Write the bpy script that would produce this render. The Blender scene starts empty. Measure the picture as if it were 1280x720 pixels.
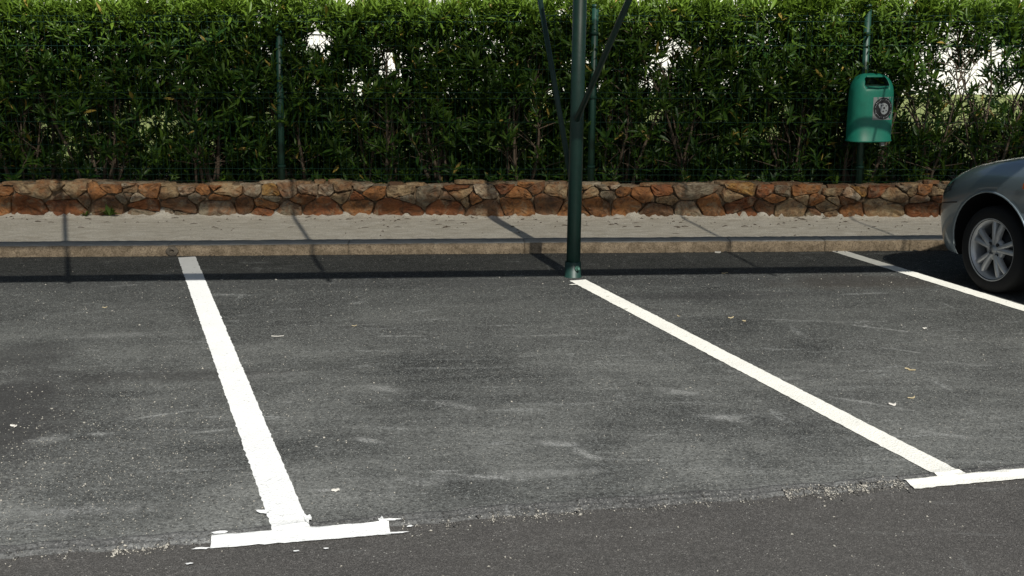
import bpy, bmesh, math, random
import numpy as np
from mathutils import Vector, Matrix

random.seed(7); rng = np.random.default_rng(11)
SC = bpy.context.scene
COL = SC.collection
R = math.radians

# ------------------------------------------------------------------ camera
F, CAMH, PITCH, YAW = 1450.0, 1.7, math.atan(324 / 1450.0), R(-2.2)
cam_d = bpy.data.cameras.new('camera'); cam = bpy.data.objects.new('camera', cam_d)
COL.objects.link(cam)
cam.location = (0, 0, CAMH)
cam.rotation_euler = (math.pi / 2 - PITCH, 0, YAW)
cam_d.sensor_width = 36.0; cam_d.lens = 36.0 * F / 1280.0
cam_d.clip_end = 2000.0; cam_d.clip_start = 0.05
SC.camera = cam

# ------------------------------------------------------------------ sky and sun
SUN_EL, SUN_AZ = R(43), R(165.5)
world = bpy.data.worlds.new('World'); SC.world = world; world.use_nodes = True
wn = world.node_tree.nodes; wl = world.node_tree.links
sky = wn.new('ShaderNodeTexSky'); sky.sky_type = 'NISHITA'; sky.sun_disc = False
sky.sun_elevation = SUN_EL; sky.sun_rotation = SUN_AZ
sky.air_density = 1.0; sky.dust_density = 1.2; sky.ozone_density = 1.0
wl.new(sky.outputs[0], wn['Background'].inputs['Color'])
wn['Background'].inputs['Strength'].default_value = 0.056
sun_d = bpy.data.lights.new('sun', 'SUN'); sun = bpy.data.objects.new('sun', sun_d); COL.objects.link(sun)
sun_d.energy = 4.6; sun_d.angle = R(0.6); sun_d.color = (1.0, 0.965, 0.90)
SDIR = Vector((-math.sin(SUN_AZ) * math.cos(SUN_EL), -math.cos(SUN_AZ) * math.cos(SUN_EL), -math.sin(SUN_EL)))  # way the light travels
sun.rotation_euler = SDIR.to_track_quat('-Z', 'Y').to_euler()
SC.view_settings.view_transform = 'Standard'; SC.view_settings.look = 'None'
SC.view_settings.exposure = 0.36; SC.view_settings.gamma = 1.0
SC.view_settings.use_curve_mapping = False
SC.cycles.transparent_max_bounces = 16

# ------------------------------------------------------------------ photo pixels -> places (on the ground, or on an upright plane y = const)
def pix_ray(px, py):
    x = (px - 640) / F; u = -(py - 360) / F
    c, s = math.cos(PITCH), math.sin(PITCH)
    d = (x, c + u * s, -s + u * c)
    cy, sy = math.cos(YAW), math.sin(YAW)
    return Vector((cy * d[0] - sy * d[1], sy * d[0] + cy * d[1], d[2]))
def G(px, py, z=0.0):
    d = pix_ray(px, py); return Vector((0, 0, CAMH)) + d * ((z - CAMH) / d.z)
def U(px, py, y):
    d = pix_ray(px, py); return Vector((0, 0, CAMH)) + d * (y / d.y)

# ------------------------------------------------------------------ mesh helpers
class MB:
    def __init__(s): s.v = []; s.f = []; s.sm = []
    def add(s, vs, fs, smooth=False):
        o = len(s.v); s.v += [tuple(v) for v in vs]
        s.f += [tuple(i + o for i in f) for f in fs]; s.sm += [smooth] * len(fs)
        return s
    def box(s, lo, hi, M=None):
        (a, b, c), (d, e, f) = lo, hi
        vs = [Vector(p) for p in ((a,b,c),(d,b,c),(d,e,c),(a,e,c),(a,b,f),(d,b,f),(d,e,f),(a,e,f))]
        if M: vs = [M @ v for v in vs]
        return s.add(vs, [(0,3,2,1),(4,5,6,7),(0,1,5,4),(1,2,6,5),(2,3,7,6),(3,0,4,7)])
    def path(s, pts, rad, n=10, cap=True, smooth=True):
        pts = [Vector(p) for p in pts]; rad = rad if isinstance(rad, (list, tuple)) else [rad] * len(pts)
        vs = []; fs = []
        t0 = (pts[1] - pts[0]).normalized()
        ref = Vector((0, 0, 1)) if abs(t0.z) < .9 else Vector((1, 0, 0))
        for i, p in enumerate(pts):
            t = (pts[min(i + 1, len(pts) - 1)] - pts[max(i - 1, 0)]).normalized()
            a = t.cross(ref).normalized(); b = a.cross(t)
            for k in range(n):
                th = 2 * math.pi * k / n
                vs.append(p + (a * math.cos(th) + b * math.sin(th)) * rad[i])
        for i in range(len(pts) - 1):
            for k in range(n):
                k2 = (k + 1) % n
                fs.append((i * n + k, (i + 1) * n + k, (i + 1) * n + k2, i * n + k2))
        s.add(vs, fs, smooth)
        if cap:
            o = len(s.v) - len(vs)
            s.f.append(tuple(range(o, o + n))); s.sm.append(False)
            s.f.append(tuple(reversed(range(len(s.v) - n, len(s.v))))); s.sm.append(False)
        return s
    def lathe(s, prof, n=40, axis='Z', smooth=True):
        """prof: (radius, height) list."""
        vs = []; fs = []
        for r, h in prof:
            for k in range(n):
                th = 2 * math.pi * k / n
                a, b = r * math.cos(th), r * math.sin(th)
                vs.append((a, b, h) if axis == 'Z' else (a, h, b))
        for i in range(len(prof) - 1):
            for k in range(n):
                k2 = (k + 1) % n
                q = (i * n + k, i * n + k2, (i + 1) * n + k2, (i + 1) * n + k)
                fs.append(q if axis == 'Z' else q[::-1])
        return s.add(vs, fs, smooth)
    def build(s, name, mat, parent=None, M=None):
        me = bpy.data.meshes.new(name)
        vs = s.v if M is None else [tuple(M @ Vector(v)) for v in s.v]
        me.from_pydata(vs, [], s.f)
        me.polygons.foreach_set('use_smooth', s.sm)
        for m in (mat if isinstance(mat, (list, tuple)) else [mat]): me.materials.append(m)
        me.update()
        return link(name, me, parent)

def link(name, me, parent=None):
    o = bpy.data.objects.new(name, me); COL.objects.link(o)
    if parent: o.parent = parent
    return o
def tag(o, label=None, cat=None, group=None, kind=None):
    if label: o['label'] = label
    if cat: o['category'] = cat
    if group: o['group'] = group
    if kind: o['kind'] = kind
    return o
def empty(name, loc, label, cat, group=None, rz=0.0):
    o = link(name, None); o.location = loc; o.rotation_euler = (0, 0, rz); o.empty_display_size = .2
    return tag(o, label, cat, group)
def np_mesh(name, V, faces_flat, nper, mat, parent=None, cols=None, smooth=False):
    """V (n,3), faces_flat (m*nper) all faces nper-gons."""
    me = bpy.data.meshes.new(name); m = len(faces_flat) // nper
    me.vertices.add(len(V)); me.vertices.foreach_set('co', np.asarray(V, np.float32).ravel())
    me.loops.add(m * nper); me.loops.foreach_set('vertex_index', np.asarray(faces_flat, np.int32))
    me.polygons.add(m)
    me.polygons.foreach_set('loop_start', np.arange(0, m * nper, nper, dtype=np.int32))
    me.polygons.foreach_set('loop_total', np.full(m, nper, np.int32))
    if smooth: me.polygons.foreach_set('use_smooth', np.ones(m, bool))
    me.materials.append(mat); me.update(calc_edges=True); me.validate()
    if cols is not None:
        a = me.color_attributes.new('tint', 'FLOAT_COLOR', 'POINT')
        a.data.foreach_set('color', np.asarray(cols, np.float32).ravel())
    return link(name, me, parent)

# ------------------------------------------------------------------ materials
class NT:
    def __init__(s, name):
        s.m = bpy.data.materials.new(name); s.m.use_nodes = True
        s.t = s.m.node_tree; s.b = s.t.nodes['Principled BSDF']; s.out = s.t.nodes['Material Output']
    def n(s, typ, **kw):
        x = s.t.nodes.new(typ)
        for k, v in kw.items(): setattr(x, k, v)
        return x
    def l(s, a, b): s.t.links.new(a, b)
    def put(s, sock, v):
        if hasattr(v, 'is_output') or isinstance(v, bpy.types.NodeSocket): s.l(v, sock)
        else: sock.default_value = v
    def coord(s, scale=(1, 1, 1), rot=(0, 0, 0), loc=(0, 0, 0), what='Object'):
        tc = s.n('ShaderNodeTexCoord'); mp = s.n('ShaderNodeMapping')
        mp.inputs['Scale'].default_value = scale; mp.inputs['Rotation'].default_value = rot; mp.inputs['Location'].default_value = loc
        s.l(tc.outputs[what], mp.inputs[0]); return mp.outputs[0]
    def noise(s, vec, scale, detail=4, rough=.55, dist=0.0):
        x = s.n('ShaderNodeTexNoise'); s.l(vec, x.inputs['Vector'])
        x.inputs['Scale'].default_value = scale; x.inputs['Detail'].default_value = detail
        x.inputs['Roughness'].default_value = rough; x.inputs['Distortion'].default_value = dist
        return x.outputs['Fac']
    def vor(s, vec, scale, out='Distance', feature='F1'):
        x = s.n('ShaderNodeTexVoronoi'); x.feature = feature; s.l(vec, x.inputs['Vector']); x.inputs['Scale'].default_value = scale
        return x.outputs[out]
    def ramp(s, fac, stops, interp='LINEAR'):
        x = s.n('ShaderNodeValToRGB'); x.color_ramp.interpolation = interp
        e = x.color_ramp.elements
        while len(e) < len(stops): e.new(.5)
        for i, (p, c) in enumerate(stops):
            e[i].position = p; c = c if isinstance(c, (tuple, list)) else (c, c, c)
            e[i].color = tuple(c[:3]) + (1,)
        s.l(fac, x.inputs[0]); return x.outputs[0]
    def mix(s, fac, a, b, mode='MIX'):
        x = s.n('ShaderNodeMix', data_type='RGBA', blend_type=mode)
        s.put(x.inputs[0], fac)
        for sock, v in ((x.inputs[6], a), (x.inputs[7], b)):
            if isinstance(v, (tuple, list)): v = tuple(v[:3]) + (1,)
            s.put(sock, v)
        return x.outputs[2]
    def math(s, op, a, b=0.0):
        x = s.n('ShaderNodeMath', operation=op); s.put(x.inputs[0], a); s.put(x.inputs[1], b); return x.outputs[0]
    def bump(s, h, strength=.5, dist=.01, prev=None):
        x = s.n('ShaderNodeBump'); x.inputs['Strength'].default_value = strength; x.inputs['Distance'].default_value = dist
        s.l(h, x.inputs['Height'])
        if prev is not None: s.l(prev, x.inputs['Normal'])
        return x.outputs[0]
    def fin(s, col=None, rough=.8, norm=None, metal=0.0, spec=.5, **kw):
        if col is not None:
            s.put(s.b.inputs['Base Color'], tuple(col[:3]) + (1,) if isinstance(col, (tuple, list)) else col)
        s.put(s.b.inputs['Roughness'], rough); s.put(s.b.inputs['Metallic'], metal); s.put(s.b.inputs['Specular IOR Level'], spec)
        if norm is not None: s.l(norm, s.b.inputs['Normal'])
        for k, v in kw.items(): s.put(s.b.inputs[k.replace('_', ' ')], v)
        return s.m

def asphalt(name, base, dust, amount, specks=.93, stains=(), swept=None, grit=1.0, smears=()):
    t = NT(name); c = t.coord()
    fine = t.noise(c, 230, 2, .8)
    grain = t.noise(c, 75, 3, .75)
    mid = t.noise(c, 9, 5, .65)
    big = t.noise(c, 1.0, 6, .64, .5)
    streak = t.noise(t.coord(scale=(.5, 2.6, 1), rot=(0, 0, R(-6))), 1.5, 7, .70, .7)
    col = t.mix(t.ramp(fine, [(.40, 0), (.60, 1)]), tuple(x * .25 for x in base), tuple(x * 1.95 for x in base))
    col = t.mix(t.math('MULTIPLY', t.ramp(t.noise(c, 48, 2, .8), [(.40, 0), (.60, 1)]), .45), col, tuple(x * .45 for x in base))
    col = t.mix(t.math('MULTIPLY', t.ramp(mid, [(.45, 0), (.7, 1)]), .4), col, tuple(x * .5 for x in base))
    for scl, am in ((190, .95 * grit), (75, .26 * grit)):            # single grains of stone, lighter and darker
        vc = t.n('ShaderNodeTexVoronoi'); t.l(c, vc.inputs['Vector']); vc.inputs['Scale'].default_value = scl
        sv_ = t.n('ShaderNodeSeparateColor'); t.l(vc.outputs['Color'], sv_.inputs[0])
        g_ = t.ramp(sv_.outputs[0], [(0, 1 - am), (.55, 1 - .35 * am), (.9, 1 + .9 * am), (1, 1 + 1.6 * am)])
        col = t.mix(1.0, col, g_, 'MULTIPLY')
    dm = t.math('ADD', t.math('MULTIPLY', t.ramp(big, [(.34, .12), (.62, 1)]), .72), t.math('MULTIPLY', t.ramp(streak, [(.45, 0), (.62, 1)]), .28))
    if swept:                                       # dust gathers towards the open end of the bays
        sp = t.n('ShaderNodeSeparateXYZ'); t.l(c, sp.inputs[0])
        mr = t.n('ShaderNodeMapRange'); t.l(sp.outputs[1], mr.inputs['Value'])
        for i, v in enumerate(swept): mr.inputs[i + 1].default_value = v
        dm = t.math('MULTIPLY', dm, mr.outputs[0])
    dm = t.math('MULTIPLY', dm, t.ramp(grain, [(.32, .15), (.68, 1)]))
    col = t.mix(t.math('MULTIPLY', dm, amount), col, dust)
    # pale scuffs: long thin smears and small smudges
    for k, (sc_, an, lo, lc) in enumerate((((1.0, 6.5, 1), 17, .60, (3.1, 1.7, 0)), ((1.3, 4.5, 1), -12, .615, (8.3, 4.1, 0)), ((4.2, 1.0, 1), -24, .625, (1.2, 7.7, 0)))):
        sc = t.noise(t.coord(scale=sc_, rot=(0, 0, R(an)), loc=lc), 1.7, 5, .66, .5)
        w = t.math('MULTIPLY', t.ramp(sc, [(lo, 0), (lo + .09, 1)]), t.ramp(grain, [(.40, .0), (.62, 1)]))
        col = t.mix(t.math('MULTIPLY', w, .45 * min(1, amount)), col, (.34, .35, .34))
    # single pale chips of aggregate
    vx = t.n('ShaderNodeTexVoronoi'); t.l(c, vx.inputs['Vector']); vx.inputs['Scale'].default_value = 125
    sep = t.n('ShaderNodeSeparateColor'); t.l(vx.outputs['Color'], sep.inputs[0])
    spk = t.math('MULTIPLY', t.math('GREATER_THAN', sep.outputs[0], specks), t.math('LESS_THAN', vx.outputs['Distance'], .34))
    col = t.mix(t.math('MULTIPLY', spk, .75), col, (.36, .355, .32))
    for (cx, cy, rx, ry, a, dark) in stains:                      # oil, dark patches with an outline of their own
        sv = t.coord(scale=(1 / rx, 1 / ry, 0), rot=(0, 0, 0), loc=(-cx / rx, -cy / ry, 0))
        ln = t.n('ShaderNodeVectorMath', operation='LENGTH'); t.l(sv, ln.inputs[0])
        e = t.math('ADD', ln.outputs['Value'], t.math('MULTIPLY', t.math('SUBTRACT', t.noise(c, 2.6, 6, .62), .5), 1.3))
        e = t.math('ADD', e, t.math('MULTIPLY', t.math('SUBTRACT', grain, .5), .9))
        col = t.mix(t.math('MULTIPLY', t.ramp(e, [(.5, 1), (1.1, 0)]), a), col, dark)
    SPK = t.ramp(t.noise(c, 120, 2, .8), [(.42, .12), (.60, 1)])
    for (cx, cy, L, w, ang, a) in smears:              # chalky smears left by tyres and boots
        mp1 = t.n('ShaderNodeVectorMath', operation='SUBTRACT'); t.l(c, mp1.inputs[0]); mp1.inputs[1].default_value = (cx, cy, 0)
        vr = t.n('ShaderNodeVectorRotate', rotation_type='Z_AXIS'); t.l(mp1.outputs[0], vr.inputs['Vector']); vr.inputs['Angle'].default_value = -ang
        ml = t.n('ShaderNodeVectorMath', operation='MULTIPLY'); t.l(vr.outputs[0], ml.inputs[0]); ml.inputs[1].default_value = (1 / L, 1 / w, 0)
        ln = t.n('ShaderNodeVectorMath', operation='LENGTH'); t.l(ml.outputs[0], ln.inputs[0])
        e = t.math('ADD', ln.outputs['Value'], t.math('MULTIPLY', t.math('SUBTRACT', t.noise(c, 13, 6, .72, .8), .5), 3.4))
        e = t.math('ADD', e, t.math('MULTIPLY', t.math('SUBTRACT', grain, .5), 1.6))
        col = t.mix(t.math('MULTIPLY', t.math('MULTIPLY', t.ramp(e, [(.2, 1), (1.05, 0)]), SPK), a), col, (.36, .365, .35))
    b = t.bump(t.vor(c, 150), .4, .004)
    b = t.bump(fine, .6, .004, b)
    b = t.bump(t.noise(c, 2.2, 4, .5), .3, .03, b)
    return t.fin(col, t.ramp(mid, [(.3, .8), (.8, .95)]), b, spec=.3)

oil1 = G(-40, 545); oil2 = G(30, 445); oil3 = G(230, 470)
M = {}
sm_px = ((120, 374 + 170, .09, .03, .1, .7), (60, 551, .10, .05, .3, .5), (200, 520, .16, .012, .45, .7), (265, 540, .10, .016, .25, .6), (350, 602, .05, .02, .1, .8), (460, 552, .10, .03, -.5, .6),
         (410, 614, .06, .018, .1, .9), (490, 421, .09, .02, .0, .7), (525, 421, .06, .014, 0, .7), (480, 487, .13, .05, -.6, .5), (568, 508, .15, .05, -.5, .5), (700, 556, .13, .04, -.3, .6), (735, 570, .10, .03, -1.0, .7),
         (590, 596, .22, .016, -.25, .7), (555, 590, .06, .014, 0, .9), (850, 492, .16, .05, -.5, .5), (905, 524, .12, .05, -.5, .7), (1105, 412, .30, .018, -.55, .7), (1135, 440, .16, .016, -.6, .5), (1085, 505, .25, .02, -.6, .6),
         (1185, 545, .2, .03, -.5, .4), (1165, 388, .10, .014, -.5, .5), (985, 401, .3, .02, -.2, .35), (450, 407, .25, .008, .1, .4), (690, 420, .3, .02, .05, .35), (100, 640, .3, .06, .1, .5), (640, 595, .5, .05, .1, .4), (950, 470, .2, .04, -.5, .4), (330, 470, .3, .05, .1, .35), (150, 420, .4, .06, .1, .35))
SMEARS = tuple((G(a, b).x, G(a, b).y, L, w, an, am) for a, b, L, w, an, am in sm_px)
M['bay'] = asphalt('bay_asphalt', (.050, .053, .0505), (.225, .230, .214), .9, .93, swept=(3.6, 7.9, 1.35, .22), smears=SMEARS, stains=(
    (oil1.x, oil1.y, .45, 1.3, .72, (.027, .026, .025)), (oil2.x, oil2.y, .28, .3, .5, (.026, .026, .025)),
    (oil3.x, oil3.y, .55, .14, .5, (.026, .025, .024)), (2.75, 7.7, .8, .28, .5, (.036, .029, .022)), (1.6, 7.3, 1.0, .14, .45, (.026, .026, .026)), (.0, 7.75, 6.0, .16, .25, (.026, .026, .026))))
M['road'] = asphalt('road_asphalt', (.074, .071, .066), (.115, .11, .10), .4, .985, grit=.34)
M['seam'] = asphalt('dusty_asphalt', (.055, .054, .052), (.19, .195, .188), 1.0, .93)

def mat_paint(name, col, wear):
    t = NT(name); c = t.coord()
    f = t.noise(c, 45, 5, .7); g = t.noise(c, 4, 4, .6)
    k = t.mix(t.math('MULTIPLY', t.ramp(g, [(.4, 0), (.75, 1)]), wear), col, tuple(x * .72 for x in col))
    k = t.mix(t.math('MULTIPLY', t.ramp(f, [(.60, 0), (.70, 1)]), .6), k, (.25, .25, .24))
    b = t.bump(t.vor(c, 120), .45, .005)
    return t.fin(k, .75, t.bump(f, .3, .004, b), spec=.3)
M['paint_white'] = mat_paint('line_paint_white', (.78, .79, .77), .25)
M['paint_cream'] = mat_paint('line_paint_cream', (.77, .765, .70), .4)

def mat_cement(name, col, dark, scale=1.0, grit=.25):
    t = NT(name); c = t.coord()
    a = t.noise(t.coord(scale=(1, 2.2, 1)), 5 * scale, 7, .7, .4); f = t.noise(c, 90, 3, .7)
    k = t.mix(t.ramp(a, [(.35, 0), (.68, 1)]), dark, col)
    k = t.mix(t.math('MULTIPLY', t.ramp(f, [(.3, 1), (.55, 0)]), grit), k, tuple(x * .45 for x in dark))
    k = t.mix(t.math('MULTIPLY', t.ramp(t.noise(t.coord(scale=(1, 2.5, 1), loc=(5, 2, 0)), 26, 4, .7, 1.2), [(.60, 0), (.68, 1)]), .5), k, tuple(x * .4 for x in dark))
    b = t.bump(f, .5, .006); b = t.bump(a, .6, .02, b)
    return t.fin(k, .92, b, spec=.2)
M['cement'] = mat_cement('pavement_cement', (.69, .655, .57), (.46, .42, .345), 1.4, .75)
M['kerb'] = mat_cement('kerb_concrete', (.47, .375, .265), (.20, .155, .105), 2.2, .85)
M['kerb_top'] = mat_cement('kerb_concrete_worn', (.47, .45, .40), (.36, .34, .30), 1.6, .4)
M['mortar'] = mat_cement('wall_mortar', (.28, .21, .14), (.10, .07, .045), 1.5, .4)
M['mortar_patch'] = mat_cement('grey_mortar', (.22, .19, .15), (.10, .085, .07), 4, .7)

def mat_stone(name, a, b, c2):
    t = NT(name)
    oi = t.n('ShaderNodeObjectInfo')
    off = t.n('ShaderNodeVectorMath', operation='ADD'); cv = t.n('ShaderNodeCombineXYZ')
    r = t.math('MULTIPLY', oi.outputs['Random'], 37.0); t.l(r, cv.inputs[0]); t.l(r, cv.inputs[2])
    t.l(t.coord(), off.inputs[0]); t.l(cv.outputs[0], off.inputs[1]); c = off.outputs[0]
    n1 = t.noise(c, 9, 6, .68, .6); n2 = t.noise(c, 34, 5, .7); n3 = t.noise(c, 5, 4, .6, .8)
    k = t.mix(t.ramp(n1, [(.38, 0), (.66, 1)]), a, b)
    k = t.mix(t.math('MULTIPLY', t.ramp(n3, [(.5, 0), (.72, 1)]), .7), k, c2)
    k = t.mix(t.math('MULTIPLY', t.ramp(n2, [(.28, 1), (.5, 0)]), .55), k, tuple(x * .3 for x in a))
    k = t.mix(t.math('MULTIPLY', t.ramp(t.noise(c, 60, 3, .7), [(.66, 0), (.75, 1)]), .4), k, (.5, .44, .34))
    wc = t.coord(); wn1 = t.noise(wc, 5.5, 6, .68, .8); wn2 = t.noise(t.coord(loc=(7, 3, 5)), 11, 6, .7, .5)
    k = t.mix(t.math('MULTIPLY', t.ramp(wn1, [(.46, 0), (.62, 1)]), .75), k, (.27, .115, .047))
    k = t.mix(t.math('MULTIPLY', t.ramp(wn2, [(.47, 0), (.62, 1)]), .75), k, (.10, .066, .045))
    k = t.mix(t.math('MULTIPLY', t.ramp(t.noise(t.coord(loc=(1, 9, 2)), 8, 6, .7, .5), [(.54, 0), (.66, 1)]), .55), k, (.40, .33, .22))
    hs = t.n('ShaderNodeHueSaturation'); t.l(k, hs.inputs['Color'])
    t.l(t.math('ADD', t.math('MULTIPLY', oi.outputs['Random'], .3), .68), hs.inputs['Value'])
    bp = t.bump(n2, .8, .012); bp = t.bump(n1, .9, .03, bp)
    return t.fin(hs.outputs[0], .9, bp, spec=.2)
STONE = {
    'r': mat_stone('rust_red_stone', (.24, .088, .040), (.34, .135, .056), (.15, .065, .040)),
    'o': mat_stone('orange_stone', (.40, .17, .062), (.48, .24, .10), (.22, .10, .05)),
    'b': mat_stone('brown_stone', (.19, .105, .058), (.27, .16, .09), (.12, .07, .05)),
    't': mat_stone('tan_stone', (.40, .29, .165), (.48, .36, .22), (.36, .20, .09)),
    'y': mat_stone('ochre_stone', (.42, .22, .06), (.46, .28, .10), (.28, .14, .06)),
    'g': mat_stone('grey_stone', (.30, .25, .175), (.36, .31, .23), (.20, .16, .11)),
    'p': mat_stone('pale_stone', (.50, .42, .30), (.58, .50, .38), (.40, .29, .18)),
}
def simple(name, col, rough=.5, metal=0.0, spec=.5, nscale=30, amt=.25, bump=.1, **kw):
    t = NT(name); c = t.coord(); f = t.noise(c, nscale, 4, .6)
    k = t.mix(t.math('MULTIPLY', t.ramp(f, [(.35, 0), (.7, 1)]), amt), col, tuple(x * .55 for x in col))
    return t.fin(k, rough, t.bump(f, bump, .004), metal, spec, **kw)
M['green_steel'] = simple('green_painted_steel', (.011, .043, .034), .48, 0, .45, 22, .6, .3)
M['green_fence'] = simple('green_coated_steel', (.007, .042, .029), .5, 0, .5, 20, .3)
M['green_bin'] = simple('green_bin_plastic', (.013, .20, .135), .45, 0, .4, 12, .4, .08)
M['bin_dark'] = simple('bin_dark_inside', (.006, .05, .035), .7)
M['bolt'] = simple('bolt_steel', (.10, .22, .17), .45, .3)
M['sticker'] = simple('sticker_grey', (.25, .27, .27), .5, 0, .4, 18, .3)
M['black'] = simple('black_print', (.010, .010, .012), .5)
M['print_white'] = simple('pale_print', (.32, .35, .36), .5)
M['wire'] = simple('green_grey_wire', (.008, .03, .022), .8, 0, .15)
M['twig'] = simple('brown_twig', (.07, .045, .025), .9)
M['dry_leaf'] = simple('dry_leaf', (.36, .30, .18), .8)
M['chalk'] = simple('white_chip', (.55, .53, .48), .85)
M['bark'] = simple('oleander_bark', (.115, .085, .06), .9, nscale=40, amt=.7, bump=.5)
M['soil'] = simple('garden_soil', (.075, .052, .034), .95, nscale=8, amt=.6, bump=.6)
M['lawn'] = simple('lawn_grass', (.17, .21, .05), .9, nscale=14, amt=.6, bump=.8)
M['render'] = simple('white_render', (.80, .785, .75), .85, nscale=3, amt=.08)
M['brown_wood'] = simple('brown_window_wood', (.16, .06, .03), .6)
M['roof_tile'] = simple('terracotta_tile', (.36, .13, .06), .85, nscale=6, amt=.5)
M['glass'] = simple('window_glass', (.03, .04, .05), .08, 0, .8, 3, .1, 0)
M['pebble_light'] = simple('pale_chip', (.38, .36, .31), .85, nscale=4, amt=.5)
M['pebble_dark'] = simple('dark_chip', (.07, .068, .062), .85, nscale=4, amt=.5)

def mat_leaf(name, base, tip):
    t = NT(name)
    at = t.n('ShaderNodeAttribute'); at.attribute_name = 'tint'
    sep = t.n('ShaderNodeSeparateColor'); t.l(at.outputs['Color'], sep.inputs[0])
    k = t.mix(sep.outputs[0], base, tip)
    k = t.mix(t.math('GREATER_THAN', sep.outputs[1], .985), k, (.30, .22, .05))
    t.fin(k, .45, None, 0, .32)
    tr = t.n('ShaderNodeBsdfTranslucent'); t.l(t.mix(.5, k, (.16, .26, .02), 'MIX'), tr.inputs['Color'])
    ms = t.n('ShaderNodeMixShader'); ms.inputs[0].default_value = .27
    t.l(t.b.outputs[0], ms.inputs[1]); t.l(tr.outputs[0], ms.inputs[2]); t.l(ms.outputs[0], t.out.inputs['Surface'])
    return t.m
M['leaf'] = mat_leaf('oleander_leaf', (.0115, .044, .007), (.18, .29, .03))
M['weed'] = mat_leaf('weed_leaf', (.06, .13, .02), (.14, .22, .05))

def mat_net():
    t = NT('shade_net_cloth')
    c = t.coord(); n = t.noise(c, 40, 3, .6)
    k = t.mix(n, (.12, .14, .11), (.19, .20, .16))
    t.fin(k, .9, None, 0, .1)
    tl = t.n('ShaderNodeBsdfTranslucent'); t.l(k, tl.inputs['Color'])
    tp = t.n('ShaderNodeBsdfTransparent'); tp.inputs['Color'].default_value = (1, .97, .9, 1)
    m1 = t.n('ShaderNodeMixShader'); m1.inputs[0].default_value = .2
    m2 = t.n('ShaderNodeMixShader'); m2.inputs[0].default_value = .34
    t.l(t.b.outputs[0], m1.inputs[1]); t.l(tl.outputs[0], m1.inputs[2])
    t.l(m1.outputs[0], m2.inputs[1]); t.l(tp.outputs[0], m2.inputs[2]); t.l(m2.outputs[0], t.out.inputs['Surface'])
    return t.m
M['net'] = mat_net()

def mat_carpaint():
    t = NT('silver_blue_car_paint'); c = t.coord()
    f = t.noise(c, 900, 2, .5)
    k = t.mix(f, (.18, .228, .255), (.26, .315, .345))
    return t.fin(k, .34, None, .55, .5, Coat_Weight=1.0, Coat_Roughness=.06)
M['car_paint'] = mat_carpaint()
M['tyre'] = simple('tyre_rubber', (.012, .012, .012), .85, 0, .3, 60, .3, .2)
M['liner'] = simple('arch_liner', (.006, .006, .006), .95, 0, .1)
M['alloy'] = simple('alloy_wheel', (.47, .48, .48), .4, .45, .5, 30, .25)
M['dark_metal'] = simple('dark_brake_metal', (.03, .03, .03), .6, .5)
M['lens'] = simple('headlamp_lens', (.10, .11, .12), .12, .2, .7, 40, .5)
M['orange_lens'] = simple('orange_lens', (.55, .10, .02), .25)
M['red_lens'] = simple('red_lens', (.35, .012, .01), .25)
M['trim'] = simple('black_trim', (.012, .012, .013), .6)
M['plate'] = simple('plate_white', (.7, .7, .66), .5)

# ================================================================== THE SETTING
KERB_Y, KERB_H = 8.79, .097
def wall_y(x): return 10.07 - .052 * x                 # front face of the stone wall
WALL_TOP = .375
XL, XR = -7.2, 7.4
def grid(name, x0, x1, y0, y1, nx, ny, zf, mat, kind='structure', yl=None, yh=None):
    xs = np.linspace(x0, x1, nx + 1); V = []
    for j in range(ny + 1):
        for x in xs:
            a = yl(x) if yl else y0; b = yh(x) if yh else y1
            y = a + (b - a) * j / ny; V.append((x, y, zf(x, y)))
    f = [(j * (nx + 1) + i, j * (nx + 1) + i + 1, (j + 1) * (nx + 1) + i + 1, (j + 1) * (nx + 1) + i) for j in range(ny) for i in range(nx)]
    o = np_mesh(name, np.array(V), np.array(f).ravel(), 4, mat, smooth=True)
    return tag(o, kind=kind)

road = grid('road', -150, 150, -150, KERB_Y + .05, 20, 20, lambda x, y: 0.0, M['road'])
road['label'] = 'smooth brownish grey asphalt lane in front of the parking bays'

# bay asphalt: newer, rougher sheet laid over the lane; its ragged edge is the seam between them
SA, SB = G(0, 697), G(1130, 606)
def seam_y(x):
    base = SA.y + (x - SA.x) * (SB.y - SA.y) / (SB.x - SA.x)
    return base + .010 * math.sin(x * 3.1 + 1) + .006 * math.sin(x * 17.3) + .004 * math.sin(x * 43.7 + 2)
seam_clamp = lambda x: seam_y(max(-9.0, min(9.0, x)))
BAY_Z = .005
def seam_ridge(x, d):                                  # height of the low ridge, d metres inside the bays' edge
    if d < -.035 or d > .10: return -.004
    lump = .8 + .2 * math.sin(x * 29) * math.sin(x * 7.7 + 1)
    return -.002 + .011 * lump * math.exp(-((d - .012) / .016) ** 2) + .0095 * lump * math.exp(-((d - .062) / .020) ** 2) + .0055 * max(0.0, min(1.0, (d + .02) / .06))
def ground_z(x, y):
    d = y - seam_clamp(x)
    return max(0.0, BAY_Z if d > 0 else 0.0, seam_ridge(x, d) if -4 < x < 5 else 0.0)
bay = grid('parking_bay_surface', -14, 14, 0, 0, 700, 4, lambda x, y: BAY_Z, M['bay'], yl=lambda x: seam_clamp(x), yh=lambda x: KERB_Y + .03)
ridge = grid('parking_bay_seam', -4, 5, 0, 0, 1200, 22, lambda x, y: seam_ridge(x, y - seam_clamp(x)) + .0006 * math.sin(x * 311 + y * 97) * math.sin(x * 173 - y * 411), M['seam'], yl=lambda x: seam_clamp(x) - .035, yh=lambda x: seam_clamp(x) + .10)
bay['label'] = 'dark grey dusty asphalt of the marked parking bays'
ridge['label'] = 'low dusty ridge of asphalt between bays and lane'

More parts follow.
